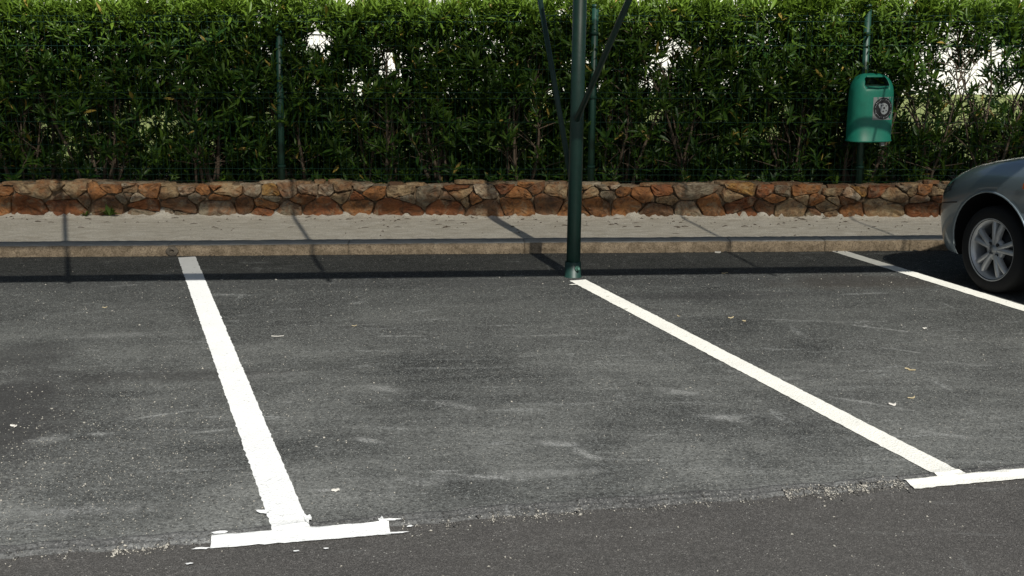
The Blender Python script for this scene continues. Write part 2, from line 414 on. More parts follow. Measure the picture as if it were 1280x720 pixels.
# ------------------------------------------------------------------ painted markings
def ragged_strip(mb, a, b, w, z, step=.022, jit=.0016, seedv=0, hole=0.0):
    rnd = random.Random(seedv)
    a = Vector((a.x, a.y, 0)); b = Vector((b.x, b.y, 0)); d = b - a; L = d.length; d /= L; nrm = Vector((-d.y, d.x, 0))
    n = int(L / step); vs = []
    for i in range(n + 1):
        p = a + d * (L * i / n)
        lo, hi = -w / 2 + rnd.gauss(0, jit), w / 2 + rnd.gauss(0, jit)
        e0 = rnd.gauss(0, jit * 1.5) if i in (0, n) else 0
        for q in (p + nrm * lo + d * e0, p + nrm * (lo * .6), p + nrm * (lo * .2), p + nrm * (hi * .2), p + nrm * (hi * .6), p + nrm * hi + d * e0 * .6):
            vs.append(Vector((q.x, q.y, ground_z(q.x, q.y) + z)))
    fs = []
    for i in range(n):
        for k in range(5): fs.append((i * 6 + k + 1, i * 6 + k, (i + 1) * 6 + k, (i + 1) * 6 + k + 1))
    mb.add(vs, fs, False)
def splat(mb, c, rx, ry, ang, z, rnd):
    n = 11; vs = [Vector((c.x, c.y, ground_z(c.x, c.y) + z))]; ca, sa = math.cos(ang), math.sin(ang)
    for k in range(n):
        t = 2 * math.pi * k / n; r = rnd.uniform(.45, 1.15)
        x, y = rx * r * math.cos(t), ry * r * math.sin(t)
        qx, qy = c.x + ca * x - sa * y, c.y + sa * x + ca * y; vs.append(Vector((qx, qy, ground_z(qx, qy) + z)))
    mb.add(vs, [(0, k + 1, (k + 1) % n + 1) for k in range(n)])
Z1, Z2 = .003, .006
def marking(label, stem, w, bar, wb, mat, seedv, spl=()):
    root = tag(link('road_marking', None), label, None, None, 'structure')
    root.location = (stem[0].x, stem[0].y, 0)
    off = Matrix.Translation(-root.location)
    mb = MB(); ragged_strip(mb, stem[0], stem[1], w, Z1, seedv=seedv); mb.build('stripe', mat, root, off)
    if bar:
        mb = MB(); ragged_strip(mb, bar[0], bar[1], wb, Z2, seedv=seedv + 1, jit=.0022); mb.build('crossbar', mat, root, off)
    if spl:
        mb = MB(); rnd = random.Random(seedv)
        for (px, py, rx, ry, an, hi) in spl: splat(mb, G(px, py), rx, ry, an, Z2 + .002, rnd)
        mb.build('paint_splash', mat, root, off)
l1a, l1b = G(233.5, 322.6), G(369, 676)
marking('bright white bay line ending in a splashed crossbar, clear of the green post', (l1a, l1b), .128, (G(264, 680), G(487, 662.5)), .094, M['paint_white'], 3,
        ((478, 655, .034, .016, 2.0, 1), (488, 655, .045, .005, .0, 1), (496, 668, .045, .008, .1, 1), (512, 660, .014, .008, .1, 1), (276, 670, .03, .008, .1, 1), (329, 643, .032, .016, 2.4, 1), (384, 652, .016, .05, .3, 1), (254, 688, .035, .010, .05, 1), (371, 691, .014, .006, 0, 1), (408, 688, .010, .006, 0, 1), (236, 707, .014, .008, .2, 1)))
marking('cream bay line running out from the foot of the green post', (G(722, 351.5), G(1203, 603)), .118, (G(1137, 607.5), G(1300, 592)), .082, M['paint_cream'], 13,
        ((716, 358, .05, .012, .1, 0), (760, 372, .02, .008, .5, 0), (782, 388, .02, .01, .2, 0)))
marking('cream bay line running along the silver blue car', (G(1047, 314.6), G(1290, 390)), .112, None, 0, M['paint_cream'], 23)
marking('cream bay line beyond the far side of the silver blue car', (Vector((5.55, 8.7, 0)), Vector((6.9, 4.6, 0))), .118, (Vector((6.6, 4.56, 0)), Vector((7.2, 4.7, 0))), .09, M['paint_cream'], 33)

# ------------------------------------------------------------------ kerb of concrete blocks
kerb = tag(link('kerb', None), 'low beige concrete kerb between bays and pavement', None, None, 'structure')
kerb.location = (0, KERB_Y, 0)
joints = [G(px, 316).x for px in (-260, -20, 218, 437, 655, 913, 1032, 1140, 1245, 1345, 1450)]
for i in range(len(joints) - 1):
    x0, x1 = joints[i] + .001, joints[i + 1] - .001
    n = 40; rnd = random.Random(50 + i); vs = []; fs = []
    prof = [(.012, -.05), (.004, .03), (.002, .072), (.010, .088), (.026, KERB_H - .002), (.09, KERB_H), (.17, KERB_H), (.182, KERB_H - .02)]
    ph = rnd.uniform(0, 6)
    for k in range(n + 1):
        x = x0 + (x1 - x0) * k / n
        end = min(k, n - k) < 1
        for j, (y, z) in enumerate(prof):
            dy = rnd.gauss(0, .0018) + .004 * math.sin(x * 4 + ph) + (.002 if end else 0)
            dz = rnd.gauss(0, .0012) if j >= 2 else 0
            vs.append((x, y + dy, z + dz - (.0015 if end and j > 2 else 0)))
    m = len(prof)
    for k in range(n):
        for j in range(m - 1): fs.append((k * m + j, (k + 1) * m + j, (k + 1) * m + j + 1, k * m + j + 1))
    mb = MB().add(vs, fs, True)
    mb.f.append(tuple(range(m))); mb.sm.append(False); mb.f.append(tuple(reversed(range(n * m, n * m + m)))); mb.sm.append(False)
    o = mb.build('kerb_stone', [M['kerb'], M['kerb_top']], kerb)
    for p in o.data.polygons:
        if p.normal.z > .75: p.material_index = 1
# round grey mortar patch with holes over one kerb joint
mb = MB(); c = U(215, 312, KERB_Y); rnd = random.Random(4); n = 16
ring = lambda r, y: [(c.x + r * rnd.uniform(.85, 1.15) * math.cos(2 * math.pi * k / n), y, c.z - .012 + r * .8 * rnd.uniform(.85, 1.1) * math.sin(2 * math.pi * k / n)) for k in range(n)]
vs = ring(.052, .006) + ring(.046, -.010) + ring(.02, -.014) + [(c.x + .004, .004, c.z - .012)]
fs = [(a * n + k, a * n + (k + 1) % n, (a + 1) * n + (k + 1) % n, (a + 1) * n + k) for a in range(2) for k in range(n)] + [(2 * n + k, 2 * n + (k + 1) % n, 3 * n) for k in range(n)]
mb.add(vs, fs, False); tag(mb.build('mortar_patch', M['mortar_patch'], kerb), 'round grey brown mortar patch with dark holes on the kerb')

# ------------------------------------------------------------------ pavement, lifting raggedly against the wall
RAG = [random.Random(3 + q).gauss(0, .8) * random.Random(77 + q // 5).random() * 1.6 for q in range(1000)]
def pz(x, y):
    d = wall_y(x) - y
    k = max(0, 1 - d / .16)
    i = (x - XL) / .026; a, b = RAG[int(i) % 999], RAG[(int(i) + 1) % 999]; f = i - int(i)
    rag = .3 + .28 * math.sin(x * 4.1) * math.sin(x * 11.3 + 1) + .6 * (a + (b - a) * f)
    return .089 + .004 * math.sin(x * 2.1) * math.sin(y * 5) + k ** 2 * (.010 + .030 * max(0, rag))
pav = grid('pavement', XL, XR, 0, 0, 560, 26, pz, M['cement'], yl=lambda x: KERB_Y + .178, yh=lambda x: wall_y(x) + .035)
pav['label'] = 'pale cement pavement strip between kerb and stone wall'
soil = grid('soil', XL, XR, 0, 0, 60, 8, lambda x, y: WALL_TOP - .05 + .02 * math.sin(x * 5) * math.sin(y * 9), M['soil'], yl=lambda x: wall_y(x) + .2, yh=lambda x: 11.7)
lawn = grid('lawn', -120, 120, 11.65, 160, 30, 20, lambda x, y: WALL_TOP - .06, M['lawn'])

# ------------------------------------------------------------------ stone wall, each stone its own piece
wall = empty('stone_wall', (0, 10.07, 0), 'low rubble wall of rust, tan and grey stones under the green fence', 'wall')
bottom = '0-42r 43-106r 108-148b 150-192r 193-240b 243-294g 295-312b 313-347o 348-372g 372-425r 425-462o 463-528r 533-586r 588-627b 628-668o 668-702b 704-727o 728-762o 763-802o 803-842b 843-872g 874-897o 899-940r 941-962b 963-1005t 1008-1044t 1047-1066o 1072-1123t 1125-1165r 1168-1196b 1200-1240t 1242-1290o'
top = '0-22o 24-64t 66-104t 106-121o 123-146o 148-164t 166-194o 196-217t 218-240p 241-256o 258-291t 293-310r 312-322p 323-346y 347-368g 369-398p 399-412p 413-452p 453-480o 482-520t 522-548g 550-598t 600-613p 615-640t 641-662o 663-688o 690-708t 710-729o 731-747t 748-768g 770-784o 785-815o 816-835r 838-880g 882-900t 902-920y 922-940y 941-962r 964-980g 981-1014o 1015-1026t 1028-1046t 1047-1060p 1061-1074y 1075-1096r 1097-1122t 1124-1134t 1135-1152o 1153-1170t 1172-1195g 1197-1225o 1227-1250t 1252-1290y'
seeds = []
def rowseeds(txt, z, jz, seedv):
    rnd = random.Random(seedv)
    for w in txt.split():
        a, b = w[:-1].split('-'); k = w[-1]
        pa, pb = U(float(a), 250, 10.05), U(float(b), 250, 10.05)
        wd = pb.x - pa.x
        zc = z + rnd.uniform(-jz, jz)
        seeds.append(((pa.x + pb.x) / 2, zc, k, wd))
rowseeds(bottom, .184, .045, 1); rowseeds(top, .318, .036, 2)
rnd = random.Random(5)
for k in range(46):                                    # small chinking stones between the big ones
    q = rnd.uniform(-3.9, 4.3); seeds.append((q, rnd.choice((.13, .25, .25, .26, .35, .36)) + rnd.uniform(-.012, .012), rnd.choice('gtobtrgp'), .07))
seeds = [q for i_, q in enumerate(seeds) if not (q[1] > .29 and random.Random(i_).random() < .13)]
rnd = random.Random(9)
for side in (-1, 1):
    x = min(s[0] for s in seeds) - .3 if side < 0 else max(s[0] for s in seeds) + .3
    while XL + .1 < x < XR - .1:
        seeds.append((x, .178 + rnd.uniform(-.02, .02), rnd.choice('rrobtg'), .3)); seeds.append((x + rnd.uniform(-.1, .1), .32 + rnd.uniform(-.02, .02), rnd.choice('ottpgo'), .2))
        x += side * rnd.uniform(.2, .38)
AX = .62                                               # squeeze: stones lie wider than high
def clip(poly, px, py, nx, ny):
    out = []
    for i in range(len(poly)):
        a, b = poly[i], poly[(i + 1) % len(poly)]
        da = (a[0] - px) * nx + (a[1] - py) * ny; db = (b[0] - px) * nx + (b[1] - py) * ny
        if da <= 0: out.append(a)
        if (da < 0 < db) or (db < 0 < da):
            t = da / (da - db); out.append((a[0] + (b[0] - a[0]) * t, a[1] + (b[1] - a[1]) * t))
    return out
wob = lambda x: .014 * math.sin(x * 3.3) + .008 * math.sin(x * 11.1 + 1) + .006 * math.sin(x * 27)
for i, (sx, sz, k, wd) in enumerate(seeds):
    cx, cz = sx * AX, sz
    zt = WALL_TOP + wob(sx); poly = [(cx - .3, .075), (cx + .3, .075), (cx + .3, zt), (cx - .3, zt)]
    for j, (tx, tz, _, w2) in enumerate(seeds):
        if j == i or abs(tx - sx) > .9: continue
        nx, nz = tx * AX - cx, tz - cz; L2 = nx * nx + nz * nz
        # weighted: bigger stones take more room
        wgt = .5 + .22 * max(-1, min(1, (wd - w2) / max(wd + w2, .01)))
        poly = clip(poly, cx + nx * wgt, cz + nz * wgt, nx, nz)
        if len(poly) < 3: break
    if len(poly) < 3: continue
    poly = [(x / AX, z) for x, z in poly]
    mx = sum(p[0] for p in poly) / len(poly); mz = sum(p[1] for p in poly) / len(poly)
    rnd = random.Random(900 + i)
    # resample the outline, pull in for the joint, knock the corners off
    per = [math.dist(poly[q], poly[(q + 1) % len(poly)]) for q in range(len(poly))]; P = sum(per)
    n = max(12, min(20, int(P / .036))); pts = []
    for q in range(n):
        s = P * q / n; e = 0
        while s > per[e]: s -= per[e]; e += 1
        a, b = poly[e], poly[(e + 1) % len(poly)]; t = s / per[e] if per[e] else 0
        pts.append((a[0] + (b[0] - a[0]) * t, a[1] + (b[1] - a[1]) * t))
    sm = [((pts[q - 1][0] + 6 * pts[q][0] + pts[(q + 1) % n][0]) / 8, (pts[q - 1][1] + 6 * pts[q][1] + pts[(q + 1) % n][1]) / 8) for q in range(n)]
    out = []
    for x, z in sm:
        dx, dz = x - mx, z - mz; L = math.hypot(dx, dz) or 1
        g = 1 - min(.5, rnd.choice((.0, .0, .001, .002, .004, .008)) / L)
        out.append((mx + dx * g, mz + dz * g))
    proud = rnd.uniform(.006, .026); tilt = rnd.uniform(-.12, .12); tiltx = rnd.uniform(-.05, .05)
    vs = []
    for sc_, y in ((1.0, .13), (1.0, .012), (.95, -.35 * proud), (.72, -.85 * proud), (.38, -proud)):
        for x, z in out:
            yy = y if y > .1 else y + (z - mz) * tilt + (x - mx) * tiltx + rnd.gauss(0, .0065)
            vs.append((mx + (x - mx) * sc_, wall_y(mx + (x - mx) * sc_) + yy - 10.07, mz + (z - mz) * sc_ + (rnd.gauss(0, .002) if sc_ < 1 else 0)))
    vs.append((mx, wall_y(mx) - proud + rnd.gauss(0, .004) - 10.07, mz))
    fs = [(r_ * n + q, r_ * n + (q + 1) % n, (r_ + 1) * n + (q + 1) % n, (r_ + 1) * n + q) for r_ in range(4) for q in range(n)]
    fs += [(4 * n + q, 4 * n + (q + 1) % n, 5 * n) for q in range(n)]
    o = MB().add(vs, fs, False).build('stone', STONE[k], wall)
    for p in o.data.polygons: p.use_smooth = (len(p.vertices) == 3)
# mortar core and capping
vs = []; fs = []; nx = 420; prof = [(.036, -.05), (.033, .12), (.031, .22), (.033, .33), (.046, WALL_TOP - .012), (.10, WALL_TOP + .004), (.20, WALL_TOP - .004), (.27, WALL_TOP - .012), (.28, .0)]
for i in range(nx + 1):
    x = XL + (XR - XL) * i / nx
    for j, (y, z) in enumerate(prof):
        vs.append((x, wall_y(x) - 10.07 + y + rng.normal(0, .009), z + (wob(x) if j >= 3 and j < 8 else 0) + rng.normal(0, .004)))
m = len(prof)
fs = [(i * m + j, (i + 1) * m + j, (i + 1) * m + j + 1, i * m + j + 1) for i in range(nx) for j in range(m - 1)]
MB().add(vs, fs, False).build('mortar', M['mortar'], wall)
# thin flat cap stones lying on top
rnd = random.Random(77); x = XL + .1
while x < XR - .2:
    L = rnd.uniform(.10, .30); h = rnd.uniform(.008, .020); n = 9; z0 = WALL_TOP + wob(x + L / 2) - .002; y0 = wall_y(x) - 10.07
    dep = rnd.uniform(.10, .15); off = rnd.uniform(-.004, .02)
    out = []
    for q in range(n):
        t = 2 * math.pi * (q + rnd.uniform(-.25, .25)) / n; r = rnd.uniform(.85, 1.08)
        out.append((x + L / 2 + L / 2 * 1.05 * r * math.copysign(abs(math.cos(t)) ** .6, math.cos(t)), y0 + off + dep / 2 + dep / 2 * r * math.copysign(abs(math.sin(t)) ** .6, math.sin(t))))
    vs = [(a, b, z0 - .01) for a, b in out] + [(a, b, z0 + h + rnd.gauss(0, .002)) for a, b in out]
    fs = [(q, (q + 1) % n, n + (q + 1) % n, n + q) for q in range(n)] + [tuple(range(n, 2 * n))]
    MB().add(vs, fs, False).build('cap_stone', STONE[rnd.choice('ttpgtgbt')], wall)
    x += L + rnd.uniform(.0, .05)

# ================================================================== FENCE
fence = empty('mesh_fence', (0, 10.2, WALL_TOP), 'dark green welded wire mesh fence on posts above the stone wall', 'fence')
def fy(x): return wall_y(x) + .115
post_px = [(-60, 230), (351, 230), (737, 230), (1064, 232), (1345, 232)]
FX = [-4.4] + [U(px, py, 10.2).x for px, py in post_px[1:4]] + [5.75]
FT = 1.86; lean = [0, .030, .02, -.015, 0]
inv = Matrix.Translation((0, -10.2, -WALL_TOP))
for i, x in enumerate(FX):
    p0 = Vector((x, fy(x), WALL_TOP - .06)); p1 = Vector((x + lean[i], fy(x), FT + (.03 if i != 1 else -.10)))
    o = MB().path([p0, p1], .029, 14).build('post', M['green_fence'], fence, inv)
    top = p1
    MB().path([top - Vector((0, 0, .012)), top + Vector((0, 0, .008)), top + Vector((0, 0, .016))], [.032, .032, .018], 14).build('cap', M['green_fence'], o, inv)
    for zz in (.52, 1.12, 1.66):
        q = p0.lerp(p1, (zz - p0.z) / (p1.z - p0.z))
        MB().path([q - Vector((0, 0, .012)), q + Vector((0, 0, .012))], .035, 12).build('clip', M['wire'], o, inv)
rows = [.395, .455, .505, .71, .91, 1.115, 1.165, 1.36, 1.56, 1.76, 1.81]
ext = [XL + .1] + FX + [XR - .1]
for i in range(len(ext) - 1):
    x0, x1 = ext[i] + .026, ext[i + 1] - .026
    for z in rows:
        fold = .02 if z in (.455, 1.115, 1.165, 1.76, .505) else 0
        MB().path([(x0, fy(x0) - .03 - fold, z), ((x0 + x1) / 2, fy((x0 + x1) / 2) - .03 - fold, z - .003), (x1, fy(x1) - .03 - fold, z)], .0020, 5, False).build('horizontal_wire', M['wire'], fence, inv)
    mb = MB(); n = int((x1 - x0) / .05)
    for k in range(n + 1):
        x = x0 + (x1 - x0) * k / n
        mb.path([(x, fy(x) - .026, rows[0] - .02), (x, fy(x) - .026, rows[-1] + .03)], 0.0014, 4, False)
    tag(mb.build('vertical_wires', M['wire'], fence, inv), kind='stuff')

# ================================================================== HEDGE
hedge = empty('hedge', (0, 10.9, WALL_TOP - .05), 'tall clipped oleander hedge growing behind the wire fence', 'hedge')
hinv = Matrix.Translation((0, -10.9, -(WALL_TOP - .05)))
gaps = [(485, 78, 26, 1), (400, 48, 22, .95), (560, 102, 16, .8), (830, 62, 24, .9), (818, 140, 22, .85), (1150, 72, 32, .95), (1205, 92, 34, .95), (1255, 112, 28, .9), (196, 158, 22, .9),
        (690, 112, 14, .9), (445, 108, 18, .8), (1235, 60, 22, .85), (1128, 130, 22, .9), (1175, 150, 26, .85), (340, 60, 14, .8), (620, 60, 12, .7), (975, 125, 14, .9), (960, 165, 16, .8), (800, 95, 16, .8), (860, 55, 14, .7),
        (100, 20, 10, .6), (250, 100, 12, .6), (540, 50, 12, .7), (1090, 140, 14, .8)]
GP = [(U(a, b, 10.7).x, U(a, b, 10.7).z, r / 136.0, s) for a, b, r, s in gaps]
N = 29000
X = rng.uniform(XL, XR, N); Yd = rng.beta(1.0, 1.35, N); Z = .34 + 1.68 * rng.beta(1.02, .95, N)
lowb = (Z < 1.15) & (rng.random(N) < .5); Yd = np.where(lowb, rng.uniform(.45, 1.0, N), Yd)
topz = 1.98 + .05 * np.sin(X * 2.3) + .03 * np.sin(X * 7.1)
Z = np.minimum(Z, topz - .03)
keep = np.ones(N)
for gx, gz, r, s in GP: keep *= 1 - s * np.exp(-(((X - gx) / r) ** 2 + ((Z - gz) / r) ** 2) ** 1.5)
hz = (Z - .36) / 1.65
keep *= .85 + .15 * np.clip(hz * 1.6, 0, 1)
# patchy thickness
keep *= .52 + .3 * np.clip((1.2 - Z) * 2, 0, 1) + .4 * np.clip(.5 + .5 * np.sin(X * 4.1 + 1.3 * np.sin(Z * 5)) * np.sin(Z * 6.3 + X * 1.7) + .35, 0, 1)
keep *= np.where(X > 3.75, .72, 1.0)
keep *= np.where((X > -4) & (X < -2.9) & (Z < 1.0), .6, 1.0)
keep *= 1 - .55 * np.clip((1.25 - Z) / .5, 0, 1) * (Yd < .42)          # bare lower front: canes and dark inside show
ok = rng.random(N) < keep
X, Yd, Z = X[ok], Yd[ok], Z[ok]; n = len(X)
Y = 10.07 - .052 * X + np.where(Z > .62, .055, .15) + Yd * 1.0
topf = np.clip((Z - 1.6) / .35, 0, 1)
# axis of each shoot: outwards and up, upright at the clipped top
front = np.clip(1 - Yd * 2.2, -1, 1)
A = np.stack([rng.normal(0, .42, n), -front * .55 + rng.normal(0, .35, n), rng.uniform(.35, 1.1, n) + topf * .7], 1)
A /= np.linalg.norm(A, axis=1)[:, None]
ref = np.where(np.abs(A[:, 2:3]) < .9, np.array([[0, 0, 1.0]]), np.array([[1.0, 0, 0]]))
B = np.cross(A, ref); B /= np.linalg.norm(B, axis=1)[:, None]; C2 = np.cross(A, B)
base = np.stack([X, Y, Z], 1) - A * .16
NL = 15
V = []; FACE = []; CL = []
stem_len = rng.uniform(.12, .22, n); ssc = rng.uniform(.55, 1.3, n); ph0 = rng.uniform(0, 6.28, n); shoot_r = rng.random(n)
off = 0
for k in range(NL):
    t = k / (NL - 1)
    th = ph0 + k * 2.399 + rng.normal(0, .3, n)
    rad = B * np.cos(th)[:, None] + C2 * np.sin(th)[:, None]
    ang = np.clip(rng.normal(1.08 - .6 * t, .32, n), .1, 1.9)
    D = A * np.cos(ang)[:, None] + rad * np.sin(ang)[:, None]
    Sd = np.cross(D, A); Sd /= (np.linalg.norm(Sd, axis=1)[:, None] + 1e-6)
    Nn = np.cross(Sd, D)
    root = base + A * (stem_len * (.1 + .9 * t))[:, None]
    L = (rng.uniform(.09, .14, n) * ssc * (1 - .25 * t))[:, None]; W = (L * rng.uniform(.09, .125, n)[:, None])
    droop = rng.uniform(-.05, .28, n)[:, None]; L = L * (rng.random(n) > .22)[:, None] + .004; W = L * .11
    p0 = root; p1 = root + D * L * .45 + Nn * L * .03; p2 = root + D * L - Nn * L * droop
    a1 = root + D * L * .28 + Sd * W * .8 + Nn * W * .35; b1 = root + D * L * .28 - Sd * W * .8 + Nn * W * .35
    a2 = root + D * L * .66 + Sd * W * .85 + Nn * W * .35 - Nn * L * droop * .4; b2 = root + D * L * .66 - Sd * W * .85 + Nn * W * .35 - Nn * L * droop * .4
    m1 = root + D * L * .28; m2 = root + D * L * .66 - Nn * L * droop * .4
    vs = np.stack([p0, a1, m1, b1, a2, m2, b2, p2], 1).reshape(-1, 3)      # 8 per leaf
    idx = (np.arange(n) * 8 + off)[:, None]
    tri = np.array([[0, 2, 1], [0, 3, 2], [1, 2, 5], [1, 5, 4], [2, 3, 6], [2, 6, 5], [4, 5, 7], [5, 6, 7]])
    FACE.append((idx[:, None, :] + tri[None]).reshape(-1)); V.append(vs); off += len(vs)
    fresh_or_sunlit = np.clip(.04 + .22 * shoot_r ** 2 + .32 * (t ** 2) * (rng.random(n) < .6) * (.4 + .6 * topf) + .5 * topf ** 1.3 + rng.normal(0, .06, n), 0, 1)  # new growth at shoot tips, plus sunlight on the hedge top painted into the tint
    c = np.stack([fresh_or_sunlit, rng.random(n), np.zeros(n), np.ones(n)], 1); CL.append(np.repeat(c, 8, 0))
V = np.concatenate(V) - np.array([0, 10.9, WALL_TOP - .05])
fol = np_mesh('foliage', V, np.concatenate(FACE), 3, M['leaf'], hedge, np.concatenate(CL), True)
tag(fol, kind='stuff')
# stems: clumps of bare oleander canes, with fine twigs below the crown
rnd = random.Random(21); x = XL + .3; tw = MB()
while x < XR - .2:
    for k in range(rnd.randint(5, 8)):
        p = Vector((x + rnd.gauss(0, .10), wall_y(x) + rnd.uniform(.28, .7), WALL_TOP - .1)); pts = [p.copy()]; rr = [rnd.uniform(.010, .019)]
        d = Vector((rnd.gauss(0, .22), rnd.gauss(-.05, .15), 1)); H = rnd.uniform(1.1, 1.55); m = 6
        for s in range(m):
            d = (d + Vector((rnd.gauss(0, .10), rnd.gauss(0, .06), .1))).normalized(); p = p + d * H / m
            p.y = max(p.y, wall_y(x) + .2); pts.append(p.copy()); rr.append(rr[0] * (1 - .75 * (s + 1) / m))
            for _ in range(3):
                e = p + Vector((rnd.gauss(0, .14), rnd.gauss(-.04, .13), rnd.uniform(.05, .24)))
                e.y = max(e.y, wall_y(x) + .17); tw.path([p, (p + e) / 2 + Vector((rnd.gauss(0, .015), 0, .01)), e], [.0055, .004, .0022], 4, False)
        MB().path(pts, rr, 7).build('stem', M['bark'], hedge, hinv)
    x += rnd.uniform(.55, .95)
tag(tw.build('twigs', M['bark'], hedge, hinv), kind='stuff')

# weeds at the foot of the wall
def weed(px, py, size, label, seedv):
    y = wall_y(G(px, 268, .1).x) - .04; b = U(px, py, y)
    root = empty('weed', (b.x, y, .095), label, 'weed', 'weeds at the foot of the wall'); rnd = random.Random(seedv); Vv = []; Ff = []; Cc = []
    for k in range(26):
        a = rnd.uniform(0, 6.28); el = rnd.uniform(.3, 1.2); L = size * rnd.uniform(.6, 1.1); w = L * .14
        d = Vector((math.cos(a) * math.cos(el), math.sin(a) * math.cos(el) * .6 - .15, math.sin(el))); s = d.cross(Vector((0, 0, 1))).normalized()
        o = len(Vv); m_ = d * L * .5 + Vector((0, 0, L * .08))
        for v in (Vector((0, 0, 0)), m_ + s * w, m_ - s * w, d * L - Vector((0, 0, L * .12))): Vv.append(v); Cc.append((rnd.uniform(.2, .8), .3, 0, 1))
        Ff += [o, o + 1, o + 2, o + 1, o + 3, o + 2]
    np_mesh('leaves', np.array([tuple(v) for v in Vv]), np.array(Ff), 3, M['weed'], root, np.array(Cc))
weed(107, 266, .075, 'small scrawny weed at the foot of the stone wall', 1)
weed(137, 268, .13, 'larger leafy weed at the foot of the stone wall', 2)

# ================================================================== CANOPY: post, braces, beams, ribs and the shade net overhead
P0 = G(716, 346.5); HC = 2.55
canopy = empty('shade_canopy', (P0.x, P0.y, 0), 'dark green steel parking canopy post with slanting braces at a bay line', 'canopy')
cinv = Matrix.Translation((-P0.x, -P0.y, 0))
SH = Vector((SDIR.x, SDIR.y, 0)) / -SDIR.z              # ground shift of a shadow per metre of height
def roof_pt(gx, gy, h=HC): return Vector((gx - SH.x * h, gy - SH.y * h, h))   # where a roof member sits whose shadow falls at gx, gy
def roof_back(gx):                                      # ground-projected back edge of the net
    return 11.93 + .03 * math.sin(gx * 2.2) - max(0, gx - .6) * .20
post_specs = ((P0.x, P0.y, True), (P0.x - 5.05, P0.y + .02, False), (P0.x + 5.1, P0.y, False))
for i, (x, y, main) in enumerate(post_specs):
    lean_x = .034
    p = MB().path([(x, y, -.05), (x + lean_x, y, HC - .05)], [.049, .046], 24).build('post', M['green_steel'], canopy, cinv)
    MB().lathe([(.050, .0), (.063, .0), (.063, .006), (.0575, .010), (.0570, .108), (.051, .112)], 28).build('base_sleeve', M['green_steel'], p, Matrix.Translation((x - P0.x, y - P0.y, BAY_Z - .002)))
    for zz, aa in ((.075, -1.15),):
        d = Vector((math.cos(aa), math.sin(aa), 0)); q = Vector((x, y, zz))
        b = MB().path([q + d * .055, q + d * .066], .019, 6); b.path([q + d * .066, q + d * .085], .009, 8)
        b.build('bolt', M['bolt'], p, cinv)
    for (dx, z0, z1, dy) in ((-.62, .70, HC - .04, .75), (.95, 1.12, HC - .04, -.55), (-.62, 1.12, HC - .04, -.8), (.8, 1.5, HC - .04, .75)):
        hd = Vector((-.25, .968, 0)); pn = Vector((.968, .25, 0))      # braces lie in the plane of the ribs
        if main and (dx == .95 or (dx == -.62 and dy > 0)):
            back = dy > 0; a = Vector((x, y, .66 if back else 1.10)) + hd * (.045 if back else -.045)
            ry = pix_ray(*((675, 0) if back else (786, 0))); tt = (a - Vector((0, 0, CAMH))).dot(pn) / ry.dot(pn); b = Vector((0, 0, CAMH)) + ry * tt
            e = a + (b - a) * ((HC - .04 - a.z) / (b.z - a.z))
        elif main: continue
        else: a, e = (x, y, z0), Vector((x + dx, y + dy, z1))
        MB().path([a, e], .0195, 12).build('brace', M['green_steel'], canopy, cinv)
gx0, gx1 = -9.0, 8.0
def beam_shadow(s0, s1, slope=0.018, name='beam'):      # a beam whose shadow covers s0..s1 on the ground
    w = (s1 - s0); mid = (s0 + s1) / 2
    a, b = roof_pt(gx0, mid + slope * (gx0 + .9)), roof_pt(gx1, mid + slope * (gx1 + .9))
    hh = w * .45 / 1.0
    d = (b - a).normalized(); ang = math.atan2(d.y, d.x)
    Mx = Matrix.Translation(cinv @ a) @ Matrix.Rotation(ang, 4, 'Z'); L = (b - a).length
    MB().box((0, -w * .28, -hh * .5), (L, w * .28, hh * .5), Mx).build(name, M['green_steel'], canopy)
beam_shadow(7.925, 8.15); beam_shadow(8.885, 9.07, .004); beam_shadow(10.265, 10.385, -.052); beam_shadow(10.87, 10.96, -.04)
def rib(ax, ay, slope, r, y1=None):
    y1 = y1 or roof_back(ax) - .05
    a, b = roof_pt(ax, ay, HC + .06), roof_pt(ax + slope * (y1 - ay), y1, HC + .06)
    MB().path([a, b], r, 8).build('rib', M['green_steel'], canopy, cinv)
for ax, ay, sl, r in ((-2.73, 7.85, -.337, .020), (-.956, 7.84, -.25, .017), (2.15, 7.9, -.146, .013), (3.46, 7.95, -.08, .010), (-5.0, 7.85, -.33, .026), (-7.2, 7.85, -.33, .026), (5.0, 7.9, -.1, .012), (6.6, 7.9, -.1, .012)): rib(ax, ay, sl, r)
# net sheet
nx, ny = 90, 14; vs = []
for j in range(ny + 1):
    for i in range(nx + 1):
        gx = gx0 + (gx1 - gx0) * i / nx; fr = 7.935 + .018 * (gx + .9); bk = roof_back(gx) + .03 * math.sin(gx * 5.1)
        g = fr + (bk - fr) * j / ny
        q = roof_pt(gx, g, HC + .11); q.z += -.02 * math.sin(i * .9) * math.sin(math.pi * j / ny)
        vs.append(q)
fs = [(j * (nx + 1) + i, j * (nx + 1) + i + 1, (j + 1) * (nx + 1) + i + 1, (j + 1) * (nx + 1) + i) for j in range(ny) for i in range(nx)]
MB().add(vs, fs, True).build('shade_net', M['net'], canopy, cinv)

# ================================================================== LITTER BIN on the fence post
bx = U(1083.5, 175, 9.95)
BINZ = .755
binr = empty('litter_bin', (bx.x, 9.93, BINZ), 'bright green dome topped litter bin hung on a fence post', 'litter bin', rz=R(9))
